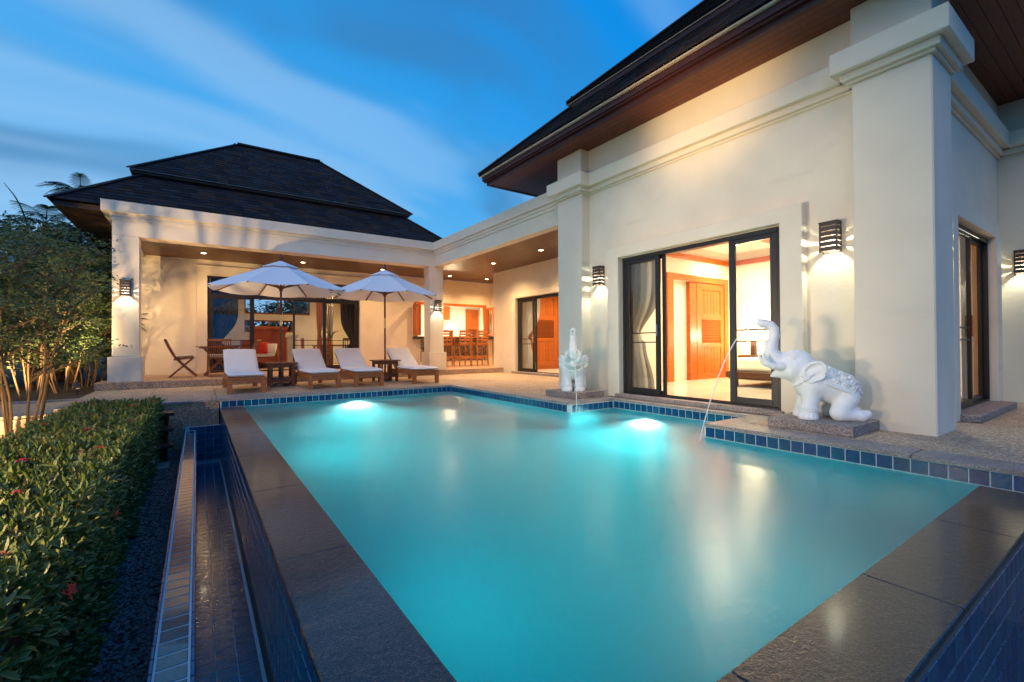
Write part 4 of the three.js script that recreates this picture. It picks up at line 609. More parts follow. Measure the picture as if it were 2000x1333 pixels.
// garden spotlights, low in the planting
function gardenSpot(at, to, cd, label, ang = 0.9, pole = 0.12, size = 1.4, pen = 0.5) {
  const d = new THREE.Vector3(to[0] - at[0], to[1] - at[1] - pole - 0.04, to[2] - at[2]).normalize(), l = thing('garden_spotlight', label, 'garden lamp', at, 0, 'garden spotlights');
  mesh(l, 'spike', cyl(0.012, 0.018, pole, 0, 0, 0, 8), M.black); const head = new THREE.CylinderGeometry(0.055, 0.04, 0.12, 16, 1, true); head.translate(0, 0.02, 0); head.applyQuaternion(new THREE.Quaternion().setFromUnitVectors(new THREE.Vector3(0, 1, 0), d)); head.translate(0, pole + 0.04, 0); mesh(l, 'lamp_head', plain(head), M.black);
  const b = new THREE.SphereGeometry(0.032, 12, 8); mesh(l, 'bulb', plain(b), M.glowWarm, [d.x * 0.045, pole + 0.04 + d.y * 0.045, d.z * 0.045]);
  lampSpot([at[0] + d.x * 0.085, at[1] + pole + 0.04 + d.y * 0.085, at[2] + d.z * 0.085], [at[0] + d.x * 3, at[1] + pole + 0.04 + d.y * 3, at[2] + d.z * 3], size > 20 ? [1, 0.77, 0.54] : [1, 0.66, 0.30], cd, ang, pen, size);
}
gardenSpot([-2.95, -0.76, -7.0], [-0.7, 2.1, -11.8], 120, 'garden spotlight under the nearest tree, aimed at the pavilion corner', 0.40);
gardenSpot([-1.86, -0.07, -11.75], [-2.3, 2.0, -12.6], 26, 'glowing garden spotlight at the foot of the trees beside the porch step', 1.1);
gardenSpot([-2.35, -0.76, -6.2], [-2.05, 1.5, -8.1], 20, 'garden spotlight in front of the nearest thin trunks', 0.75);
gardenSpot([-2.9, -0.07, -10.85], [-2.5, 1.5, -12.6], 30, 'garden spotlight at the end of the slab path', 0.95);
gardenSpot([-3.7, -0.07, -13.2], [-3.0, 2.6, -14.8], 40, 'garden spotlight hidden behind the tree trunks', 1.1);
gardenSpot([-2.7, -0.76, -4.7], [5.5, 1.7, -3.3], 115, 'pole mounted garden spotlight washing the bedroom wall across the pool', 0.34, 1.3, 26, 0.8);
gardenSpot([-2.7, -0.76, -5.1], [5.45, 3.95, -3.5], 260, 'pole mounted narrow garden spotlight aimed at the villa eave', 0.13, 1.3, 14, 1.0);
gardenSpot([-2.5, -0.76, -2.2], [-0.9, 0.0, -3.4], 44, 'pole mounted garden lamp shining along the hedge top', 1.15, 1.5);

// ---------- loungers, side tables, umbrellas ----------
function softBox(w, h, d, r, puff) { const g = new RoundedBoxGeometry(w, h, d, 4, r), p = g.attributes.position; for (let i = 0; i < p.count; i++) { const x = p.getX(i) / w * 2, z = p.getZ(i) / d * 2, k = (1 - x * x) * (1 - z * z); if (p.getY(i) > 0) p.setY(i, p.getY(i) + puff * k + 0.004 * (fbm(x * 3 + 20, z * 3 + 20, 64, 140, 2) - 0.5)); } g.computeVertexNormals(); return plain(g); }
// softly filled cushion: dense top grid so that it can sag and wrinkle
function cushion(w, l, t, s) {
  const n = 18, m = 24, P = [], I = [], UV = [], f = (u) => Math.pow(Math.max(0, 1 - Math.pow(Math.abs(u), 6)), 0.32);
  for (const side of [1, -1]) for (let j = 0; j <= m; j++) for (let i = 0; i <= n; i++) { const u = i / n * 2 - 1, v = j / m * 2 - 1, e = f(u) * f(v), wr = (fbm(u * 2 + s, v * 3 + s, 512, 150, 4) - 0.5) * 0.022; P.push(u * w / 2, side * (t / 2) * e + (side > 0 ? wr * e : 0), v * l / 2); UV.push(u * w / 2, v * l / 2); }
  const N = (n + 1) * (m + 1); for (let s2 = 0; s2 < 2; s2++) for (let j = 0; j < m; j++) for (let i = 0; i < n; i++) { const a = s2 * N + j * (n + 1) + i, b = a + n + 1; if (s2) I.push(a, a + 1, b, b, a + 1, b + 1); else I.push(a, b, a + 1, b, b + 1, a + 1); }
  let g = new THREE.BufferGeometry(); g.setAttribute('position', new THREE.Float32BufferAttribute(P, 3)); g.setAttribute('uv', new THREE.Float32BufferAttribute(UV, 2)); g.setIndex(I); g.computeVertexNormals(); return plain(g);
}
function lounger(at, label, k) { // foot end at local z = 0, head towards -z
  const o = thing('sun_lounger', label, 'sun lounger', at, rr(-0.02, 0.02), 'four sun loungers by the pool'), w = 0.30, wd = M.teak;
  for (const x of [-1, 1]) for (const z of [-0.04, -1.62]) mesh(o, 'leg', box(x * w - x * 0.075, 0, z - 0.04, x * w, 0.255, z + 0.035, 0.004), wd[z < -1 ? 0 : 1]);
  for (const x of [-1, 1]) mesh(o, 'side_rail', box(x * w - x * 0.03, 0.20, -1.58, x * w - x * 0.002, 0.285, -0.078, 0.003), wd[2]);
  mesh(o, 'foot_rail', box(-w + 0.076, 0.185, -0.05, w - 0.076, 0.272, -0.02, 0.003), wd[0]); mesh(o, 'foot_cap', box(-w - 0.002, 0.256, -0.09, w + 0.002, 0.287, 0.002, 0.004), wd[1]);
  for (let i = 0; i < 9; i++) mesh(o, 'slat', box(-w + 0.032, 0.262, -0.20 - i * 0.105, w - 0.032, 0.284, -0.12 - i * 0.105, 0.003), wd[i % 3]);
  const hz = -1.10, hy = 0.29, L = 0.73, an = 0.555, pt = (s, up) => [hz - s * Math.cos(an) - up * Math.sin(an), hy + s * Math.sin(an) - 0 + up * Math.cos(an)];
  for (const x of [-1, 1]) { const a = pt(0, 0), b = pt(L, 0); mesh(o, 'back_rail', bar([x * (w - 0.02), a[1], a[0]], [x * (w - 0.02), b[1], b[0]], 0.03, 0.045), wd[1]); }
  for (let i = 0; i < 7; i++) { const a = pt(0.06 + i * 0.105, 0.0), g = box(-w + 0.036, -0.009, -0.036, w - 0.036, 0.009, 0.036, 0.002); g.rotateX(an); mesh(o, 'back_slat', g, wd[i % 3], [0, a[1], a[0]]); }
  { const a = pt(0.5, -0.02); mesh(o, 'prop_bar', bar([w - 0.05, a[1], a[0]], [w - 0.05, 0.24, -1.52], 0.02, 0.03), wd[0]); }
  mesh(o, 'seat_cushion', cushion(0.59, 1.14, 0.085, k * 3.1 + 20), M.cushion, [0, 0.328, -0.555]);
  const b = cushion(0.59, 0.82, 0.085, k * 5.3 + 40); b.rotateX(an); const c = pt(0.41, 0.055); mesh(o, 'back_cushion', b, M.cushion, [0, c[1], c[0]]);
  const a = pt(0.8, 0.05); mesh(o, 'piping', tube([[-0.28, a[1] - 0.004, a[0] + 0.003], [0, a[1], a[0]], [0.28, a[1] - 0.004, a[0] + 0.003]], 0.005, 6, 8), M.cushion);
}
lounger([0.735, 0, -9.36], 'white cushioned teak sun lounger, leftmost, beside the dining chair', 1); lounger([2.06, 0, -9.42], 'white cushioned teak sun lounger just right of the left umbrella pole', 2);
lounger([2.90, 0, -9.33], 'white cushioned teak sun lounger just left of the right umbrella pole', 3); lounger([4.14, 0, -9.31], 'white cushioned teak sun lounger, rightmost, nearest the bar', 4);
function sideTable(at, label) {
  const o = thing('side_table', label, 'side table', at, 0, 'teak side tables holding umbrellas'), w = 0.235;
  const s = new THREE.Shape([[-0.275, -0.275], [0.275, -0.275], [0.275, 0.275], [-0.275, 0.275]].map((p) => new THREE.Vector2(...p))); s.holes.push(new THREE.Path().absarc(0, 0, 0.026, 0, 6.2832, true));
  const g = new THREE.ExtrudeGeometry(s, { depth: 0.02, bevelEnabled: true, bevelSize: 0.004, bevelThickness: 0.004, bevelSegments: 1 }); g.rotateX(-Math.PI / 2); g.translate(0, 0.474, 0); mesh(o, 'table_top', metreUV(plain(g)), M.darkTeak[1]);
  for (const x of [-1, 1]) for (const z of [-1, 1]) mesh(o, 'leg', box(x * w - x * 0.055, 0, z * w - z * 0.055, x * w, 0.469, z * w, 0.004), M.darkTeak[0]);
  for (const z of [-1, 1]) { mesh(o, 'apron', box(-w + 0.056, 0.40, z * w - z * 0.035, w - 0.056, 0.468, z * w - z * 0.012, 0.003), M.darkTeak[0]); mesh(o, 'lower_rail', box(-w + 0.056, 0.10, z * w - z * 0.035, w - 0.056, 0.17, z * w - z * 0.012, 0.003), M.darkTeak[1]); mesh(o, 'upright', box(-0.02, 0.171, z * w - z * 0.032, 0.02, 0.399, z * w - z * 0.014, 0.002), M.darkTeak[0]); mesh(o, 'side_apron', box(z * w - z * 0.035, 0.40, -w + 0.056, z * w - z * 0.012, 0.468, w - 0.056, 0.003), M.darkTeak[0]); mesh(o, 'side_rail', box(z * w - z * 0.035, 0.10, -w + 0.056, z * w - z * 0.012, 0.17, w - 0.056, 0.003), M.darkTeak[1]); }
  for (let i = 0; i < 5; i++) if (i !== 2) mesh(o, 'shelf_slat', box(-0.195 + i * 0.08, 0.172, -w + 0.036, -0.125 + i * 0.08, 0.188, w - 0.036, 0.002), M.darkTeak[i % 2]);
}
sideTable([1.45, 0, -10.64], 'square dark teak side table round the left umbrella pole'); sideTable([3.66, 0, -10.6], 'square dark teak side table round the right umbrella pole');
function umbrella(at, turn, R, label) {
  const o = thing('garden_umbrella', label, 'umbrella', at, turn, 'white garden umbrellas'), n = 8, yR = 2.02, yT = 2.60;
  mesh(o, 'pole', merge(cyl(0.021, 0.021, 1.25, 0, 0.06, 0, 14), cyl(0.021, 0.021, 1.20, 0, 1.43, 0, 14)), M.darkTeak[0]); mesh(o, 'ferrule', cyl(0.024, 0.024, 0.24, 0, 1.25, 0, 14), M.brass); mesh(o, 'base_disc', cyl(0.17, 0.16, 0.06, 0, 0, 0, 24), M.black);
  const prof = (t) => lerp(yT, yR, t);
  const skin = (t0, t1, lift, sag) => { const P = [], I = [], UV = [], m = 10, q = 8; for (let s = 0; s < n; s++) { const a0 = s / n * 6.2832, a1 = (s + 1) / n * 6.2832, b = P.length / 3; for (let j = 0; j <= m; j++) for (let i = 0; i <= q; i++) { const t = lerp(t0, t1, j / m), u = i / q, x = lerp(Math.cos(a0), Math.cos(a1), u) * R * t, z = lerp(Math.sin(a0), Math.sin(a1), u) * R * t, d = 4 * u * (1 - u) * sag * t; P.push(x, prof(t) + lift - d + (t1 === 1 ? 0 : 0.0), z); UV.push(x, z); } for (let j = 0; j < m; j++) for (let i = 0; i < q; i++) { const k = b + j * (q + 1) + i; I.push(k, k + 1, k + q + 1, k + 1, k + q + 2, k + q + 1); } } const g = new THREE.BufferGeometry(); g.setAttribute('position', new THREE.Float32BufferAttribute(P, 3)); g.setAttribute('uv', new THREE.Float32BufferAttribute(UV, 2)); g.setIndex(I); g.computeVertexNormals(); return plain(g); };
  const c = mesh(o, 'canopy', skin(0.17, 1, 0, 0.045), M.canvas); mesh(c, 'vent_cap', skin(0.012, 0.27, 0.035, 0.03), M.canvas);
  for (let s = 0; s < n; s++) { const a = s / n * 6.2832, r = R * 0.985, cx = Math.cos(a), cz = Math.sin(a); const rb = mesh(o, 'rib', bar([cx * 0.05, prof(0.05) - 0.03, cz * 0.05], [cx * r, prof(0.985) - 0.024, cz * r], 0.018, 0.024), M.darkTeak[1]); mesh(rb, 'strut', bar([cx * 0.05, 2.06, cz * 0.05], [cx * R * 0.52, prof(0.52) - 0.035, cz * R * 0.52], 0.014, 0.02), M.darkTeak[0]);
    mesh(o, 'hem', bar([cx * R, prof(1) - 0.008, cz * R], [Math.cos(a + 0.7854) * R, prof(1) - 0.008, Math.sin(a + 0.7854) * R], 0.006, 0.001), M.canvas); }
  mesh(o, 'hub', plain(new THREE.LatheGeometry([[0.022, -0.06], [0.045, -0.045], [0.035, -0.02], [0.07, 0.0], [0.075, 0.04], [0.022, 0.05]].map((p) => new THREE.Vector2(p[0], p[1] + 2.05)), 20)), M.darkTeak[0]);
  mesh(o, 'finial', plain(new THREE.LatheGeometry([[0.022, 0], [0.045, 0.008], [0.045, 0.022], [0.022, 0.03], [0.036, 0.05], [0.036, 0.065], [0.018, 0.08], [0.026, 0.105], [0.018, 0.13], [0, 0.135]].map((p) => new THREE.Vector2(p[0], p[1] + 2.635)), 18)), M.darkTeak[0]);
}
umbrella([1.45, 0, -10.64], 0.22, 1.34, 'open white umbrella, left one, standing in the teak side table'); umbrella([3.66, 0, -10.6], 0.05, 1.27, 'open white umbrella, right one, overlapping the porch pillar');

// ---------- porch furniture ----------
function foldingChair(at, turn, label) { // sits facing local +z
  const o = thing('folding_chair', label, 'chair', at, turn, 'slatted folding chairs on the porch'), w = 0.22, t = M.teak;
  for (const x of [-1, 1]) { const c = new THREE.CatmullRomCurve3([[0.30, 0], [0.06, 0.25], [-0.14, 0.5], [-0.30, 0.86]].map((p) => new THREE.Vector3(x * w, p[1], p[0]))); const pts = c.getPoints(6); const l = []; for (let i = 0; i < 6; i++) l.push(bar(pts[i].toArray(), pts[i + 1].toArray(), 0.022, 0.042)); mesh(o, 'back_leg', merge(l), t[0]); mesh(o, 'front_leg', bar([x * (w - 0.028), 0, -0.22], [x * (w - 0.028), 0.43, 0.22], 0.022, 0.04), t[1]); mesh(o, 'seat_rail', bar([x * (w - 0.056), 0.40, -0.14], [x * (w - 0.056), 0.445, 0.25], 0.022, 0.035), t[2]); }
  for (let i = 0; i < 6; i++) mesh(o, 'seat_slat', box(-w + 0.03, 0.425 + i * 0.006, -0.13 + i * 0.062, w - 0.03, 0.442 + i * 0.006, -0.085 + i * 0.062, 0.002), t[i % 3]);
  for (let i = 0; i < 11; i++) { const x = -w + 0.04 + i * (2 * w - 0.08) / 10; mesh(o, 'back_slat', bar([x, 0.49, -0.128], [x, 0.82, -0.282], 0.016, 0.010), t[i % 3]); }
  mesh(o, 'top_rail', bar([-w - 0.02, 0.845, -0.293], [w + 0.02, 0.845, -0.293], 0.026, 0.05), t[1]); mesh(o, 'lower_rail', bar([-w, 0.48, -0.122], [w, 0.48, -0.122], 0.02, 0.03), t[0]); mesh(o, 'stretcher', bar([-w, 0.12, 0.17], [w, 0.12, 0.17], 0.02, 0.02), t[0]);
  const c = cushion(0.40, 0.37, 0.05, 61); c.rotateX(-0.1); mesh(o, 'seat_pad', c, M.pad, [0, 0.485, 0.05]);
}
foldingChair([-0.30, 0.14, -13.05], Math.PI / 2, 'wooden folding chair in profile, alone on the left of the porch table'); foldingChair([0.42, 0.14, -12.72], Math.PI, 'wooden folding chair with its slatted back to the pool'); foldingChair([0.98, 0.14, -13.0], -Math.PI / 2 - 0.3, 'wooden folding chair half hidden behind the leftmost lounger');
{ const o = thing('porch_table', 'round slatted teak table behind the folding chairs', 'table', [0.44, 0.14, -13.25]); const N = 11, r = 0.48; for (let i = 0; i < N; i++) { const x0 = -r + i * 2 * r / N + 0.003, x1 = x0 + 2 * r / N - 0.006, h = Math.sqrt(Math.max(0.02, r * r - Math.max(x0 * x0, x1 * x1))); mesh(o, 'top_slat', box(x0, 0.685, -h, x1, 0.705, h, 0.002), M.teak[i % 3]); } mesh(o, 'batten', merge(box(-0.4, 0.65, -0.17, 0.4, 0.684, -0.12), box(-0.4, 0.65, 0.12, 0.4, 0.684, 0.17)), M.teak[0]); for (const s of [-1, 1]) { mesh(o, 'leg', bar([-0.3, 0, s * 0.2], [0.3, 0.65, s * 0.2], 0.025, 0.05), M.teak[1]); mesh(o, 'leg', bar([0.3, 0, s * 0.172], [-0.3, 0.65, s * 0.172], 0.025, 0.05), M.teak[0]); } }
function barStool(at, label) { // backrest towards +z, so that the sitter faces the bar
  const o = thing('bar_stool', label, 'bar stool', at, 0, 'wooden bar stools at the counter'), t = M.stool;
  for (const x of [-1, 1]) { mesh(o, 'leg', bar([x * 0.21, 0, 0.2], [x * 0.20, 0.95, 0.17], 0.036, 0.036), t[0]); mesh(o, 'leg', bar([x * 0.21, 0, -0.2], [x * 0.20, 0.95, -0.18], 0.036, 0.036), t[1]); mesh(o, 'back_post', bar([x * 0.20, 0.76, 0.17], [x * 0.205, 1.17, 0.235], 0.034, 0.03), t[0]); mesh(o, 'armrest', bar([x * 0.225, 0.965, 0.21], [x * 0.235, 0.94, -0.21], 0.045, 0.022), t[2]); mesh(o, 'side_rail', bar([x * 0.21, 0.32, 0.19], [x * 0.21, 0.32, -0.19], 0.024, 0.04), t[1]); }
  mesh(o, 'foot_rail', bar([-0.2, 0.26, -0.195], [0.2, 0.26, -0.195], 0.03, 0.045), t[2]); mesh(o, 'rear_rail', bar([-0.2, 0.30, 0.19], [0.2, 0.30, 0.19], 0.024, 0.04), t[1]); mesh(o, 'seat_rail', merge(box(-0.19, 0.69, 0.15, 0.19, 0.75, 0.18), box(-0.19, 0.69, -0.19, 0.19, 0.75, -0.16)), t[0]);
  for (let i = 0; i < 6; i++) mesh(o, 'seat_slat', box(-0.2, 0.752, -0.2 + i * 0.064, 0.2, 0.772, -0.145 + i * 0.064, 0.002), t[i % 3]);
  for (let i = 0; i < 4; i++) mesh(o, 'back_slat', bar([-0.20, 0.87 + i * 0.092, 0.188 + i * 0.0145], [0.20, 0.87 + i * 0.092, 0.188 + i * 0.0145], 0.016, i === 3 ? 0.075 : 0.055), t[(i + 1) % 3]);
}
barStool([7.94, 0.14, -13.45], 'wooden bar stool nearest the corner of the bar'); barStool([7.27, 0.14, -13.45], 'wooden bar stool in the middle of the visible row'); barStool([6.58, 0.14, -13.45], 'wooden bar stool partly hidden by the porch pillar');

// ---------- elephant fountains ----------
const elephantGeo = (() => {
  const N = 160, S = 0.545, cx = 0, cy = 0.485, cz = 0.09, mc = new MarchingCubes(N, M.statue, false, false, 400000);
  const cap = (p, a, ra, b, rb) => { const bx = b[0] - a[0], by = b[1] - a[1], bz = b[2] - a[2], px = p[0] - a[0], py = p[1] - a[1], pz = p[2] - a[2], t = clamp((px * bx + py * by + pz * bz) / (bx * bx + by * by + bz * bz)); return Math.hypot(px - bx * t, py - by * t, pz - bz * t) - lerp(ra, rb, t); };
  const smin = (a, b, k) => { const h = Math.max(k - Math.abs(a - b), 0) / k; return Math.min(a, b) - h * h * k * 0.25; };
  const trunk = [[0, 0.545, 0.315, 0.085], [0, 0.575, 0.39, 0.072], [0, 0.64, 0.428, 0.060], [0, 0.72, 0.424, 0.050], [0, 0.81, 0.400, 0.043], [0, 0.875, 0.402, 0.039], [0, 0.918, 0.432, 0.036], [0, 0.934, 0.475, 0.035], [0, 0.938, 0.512, 0.043]];
  const tusk = [[0.088, 0.505, 0.35, 0.036], [0.100, 0.508, 0.42, 0.033], [0.108, 0.535, 0.475, 0.027], [0.108, 0.59, 0.512, 0.018], [0.104, 0.632, 0.520, 0.006]];
  const field = (x, y, z) => {
    const ax = Math.abs(x), p = [ax, y, z], q = [x, y, z];
    let body = cap(p, [0, 0.362, 0.045], 0.158, [0, 0.262, -0.165], 0.148); body = smin(body, cap(p, [0.035, 0.33, 0.085], 0.125, [0.035, 0.29, -0.14], 0.125), 0.05);
    const bare = body;
    body = smin(body, cap(p, [0, 0.49, 0.155], 0.125, [0, 0.37, 0.06], 0.165), 0.08);
    let head = smin(cap(p, [0, 0.525, 0.225], 0.128, [0.02, 0.49, 0.235], 0.122), cap(p, [0, 0.565, 0.185], 0.095, [0, 0.565, 0.29], 0.075), 0.05);
    head = smin(head, cap(p, [0.03, 0.575, 0.16], 0.07, [0.03, 0.59, 0.22], 0.07), 0.03);
    head = smin(head, cap(p, [0.02, 0.455, 0.27], 0.085, [0, 0.425, 0.385], 0.034), 0.05); head = smin(head, cap(p, [0, 0.425, 0.385], 0.03, [0, 0.405, 0.425], 0.012), 0.02);
    for (let i = 0; i < trunk.length - 1; i++) head = smin(head, cap(q, trunk[i], trunk[i][3] + 0.0012 * Math.sin(i * 9), trunk[i + 1], trunk[i + 1][3]), 0.035);
    // groove rings on the trunk
    if (z > 0.35 && y > 0.6) head += 0.0012 * Math.sin(y * 190);
    // nostril and upper lip
    head = smin(head, cap(q, [0, 0.958, 0.50], 0.022, [0, 0.985, 0.556], 0.006), 0.012); head = Math.max(head, -cap(q, [0, 0.934, 0.515], 0.018, [0, 0.925, 0.60], 0.030));
    let d = smin(body, head, 0.05);
    for (let i = 0; i < 4; i++) d = smin(d, cap(p, tusk[i], tusk[i][3], tusk[i + 1], tusk[i + 1][3]), 0.004);
    d = smin(d, cap(p, [0.060, 0.52, 0.30], 0.05, [0.075, 0.505, 0.37], 0.038), 0.03);                       // tusk socket
    d = Math.min(d, cap(p, [0.112, 0.585, 0.252], 0.012, [0.108, 0.588, 0.275], 0.008)); d = smin(d, cap(p, [0.105, 0.607, 0.23], 0.010, [0.095, 0.605, 0.29], 0.008), 0.012);   // eye and brow
    // ears: thin curved plates standing off at the back
    { const ez = z - 0.098 + 0.22 * (y - 0.46), ey = y - 0.455, r = Math.hypot(ez / 0.088, ey / (ey > 0 ? 0.112 : 0.098)) + 0.05 * Math.sin(Math.atan2(ey, ez) * 6 + 1) * (ey < 0 ? 1 : 0), off = 0.142 + 0.42 * (0.175 - z) + 0.9 * ez * ez; const pl = Math.abs(ax - off) - 0.012 - (r > 0.76 ? 0.009 : 0) + 0.004 * Math.sin(y * 70 + z * 40); if (ax > 0.09) d = smin(d, Math.max(pl, (r - 1) * 0.08), 0.012); }
    // front legs with anklets
    let leg = cap(p, [0.088, 0.30, 0.095], 0.088, [0.098, 0.09, 0.125], 0.066); leg = smin(leg, cap(p, [0.098, 0.09, 0.125], 0.066, [0.100, 0.025, 0.132], 0.086), 0.03);
    for (const [h, w] of [[0.088, 0.008], [0.108, 0.007]]) leg = Math.min(leg, Math.max(Math.hypot(ax - 0.098, z - 0.125) - 0.080, Math.abs(y - h) - w)); leg += y < 0.06 ? 0.002 * Math.sin(Math.atan2(z - 0.13, ax - 0.1) * 14) : 0;
    d = smin(d, leg, 0.035);
    // folded hind legs
    let hind = cap(p, [0.095, 0.205, -0.19], 0.100, [0.128, 0.075, -0.115], 0.076); hind = smin(hind, cap(p, [0.130, 0.062, -0.12], 0.068, [0.125, 0.05, -0.29], 0.052), 0.03); hind = smin(hind, cap(p, [0.125, 0.05, -0.29], 0.055, [0.122, 0.065, -0.335], 0.040), 0.02);
    d = smin(d, hind, 0.03);
    // blanket with rolled hem and flower relief, head cap
    const line = y - (0.352 + 0.444 * z), zf = 0.01 - z; if (bare < 0.05) {
      const uu = (-z) * 13 + 0.3, vv = Math.atan2(ax, y - 0.30) * 2.6, iu = Math.floor(uu), fu = uu - iu - 0.5, fv = vv + (iu & 1) * 0.5 - Math.floor(vv + (iu & 1) * 0.5) - 0.5, rr0 = Math.hypot(fu, fv), pet = 0.62 + 0.38 * Math.cos(6 * Math.atan2(fv, fu)), rel = 0.002 + 0.020 * Math.max(0, Math.min(1, (0.52 * pet - rr0) * 7)) - 0.008 * sstep(0.10, 0.04, Math.abs(rr0 - 0.16) );
      d = smin(d, Math.max(bare - 0.010 - (line > 0.03 ? rel : 0), -line, -zf), 0.008); d = smin(d, Math.max(Math.hypot(bare - 0.012, line) - 0.013, -zf), 0.006); }
    if (y > 0.57 && z < 0.30 && z > 0.05 && ax < 0.10) d -= 0.005 * Math.max(0, Math.sin(z * 75) * Math.sin(x * 80 + 1.57) * Math.sin(y * 50));
    // beaded collar
    { const cd = Math.abs((y - 0.385) * 0.72 + (z - 0.165) * 0.69) - 0.011; if (z > 0.10 && y > 0.26 && y < 0.44) d = Math.min(d, Math.max(d - 0.010 - 0.003 * Math.sin(Math.atan2(ax, z - 0.02) * 40), cd)); }
    return Math.max(d, -y);
  };
  const h = N / 2;
  for (let k = 0; k < N; k++) for (let j = 0; j < N; j++) for (let i = 0; i < N; i++) { const x = (i - h) / h * S + cx, y = (j - h) / h * S + cy, z = (k - h) / h * S + cz; mc.field[i + j * N + k * N * N] = Math.abs(x) > 0.27 ? -1 : -field(x, y, z) * 10; }
  mc.isolation = 0; mc.update();
  let g = new THREE.BufferGeometry(); g.setAttribute('position', new THREE.BufferAttribute(mc.positionArray.slice(0, mc.count * 3), 3)); g = mergeVertices(g, 1e-5); g.scale(S, S, S); g.translate(cx, cy, cz); g.computeVertexNormals(); metreUV(g); console.log('elephant triangles', mc.count / 3); return g;
})();
function elephant(at, turn, label, jet) {
  const o = thing('elephant_fountain', label, 'statue', at, turn, 'white elephant fountains'); mesh(o, 'body', elephantGeo, M.statue);
  return o;
}
solo('stone_plinth', box(4.72, 0.001, -2.33, 5.355, 0.095, -1.60, 0.005), M.plinth, 'low granite plinth under the kneeling elephant in profile', 'plinth', 'granite plinths of the elephants');
solo('stone_plinth', box(4.70, 0.001, -5.86, 5.355, 0.095, -5.17, 0.005), M.plinth, 'low granite plinth under the front-facing elephant', 'plinth', 'granite plinths of the elephants');
elephant([5.05, 0.096, -1.98], Math.PI + 0.64, 'white kneeling elephant statue in profile, spouting water from its raised trunk'); elephant([4.99, 0.096, -5.50], -0.74, 'white elephant statue seen from the front before the villa pillar');
const arc = (a, b, h, n = 14) => { const p = []; for (let i = 0; i <= n; i++) { const t = i / n; p.push([lerp(a[0], b[0], t), a[1] + (b[1] - a[1]) * t * t + h * t * (1 - t), lerp(a[2], b[2], t)]); } return p; };
{ const j = (from, to, h, label) => solo('water_jet', limb(arc(from, to, h), [0.0075, 0.007, 0.0065, 0.006, 0.0045], 8, 30), M.jet, label, 'water jet', 'jets from the elephant trunks');
  j([4.738, 1.03, -2.393], [4.16, -0.137, -2.72], 0.12, 'thin water jet arching from the trunk of the elephant in profile'); j([4.655, 1.03, -5.13], [4.47, -0.137, -4.86], 0.05, 'thin water jet falling from the trunk of the front-facing elephant'); }

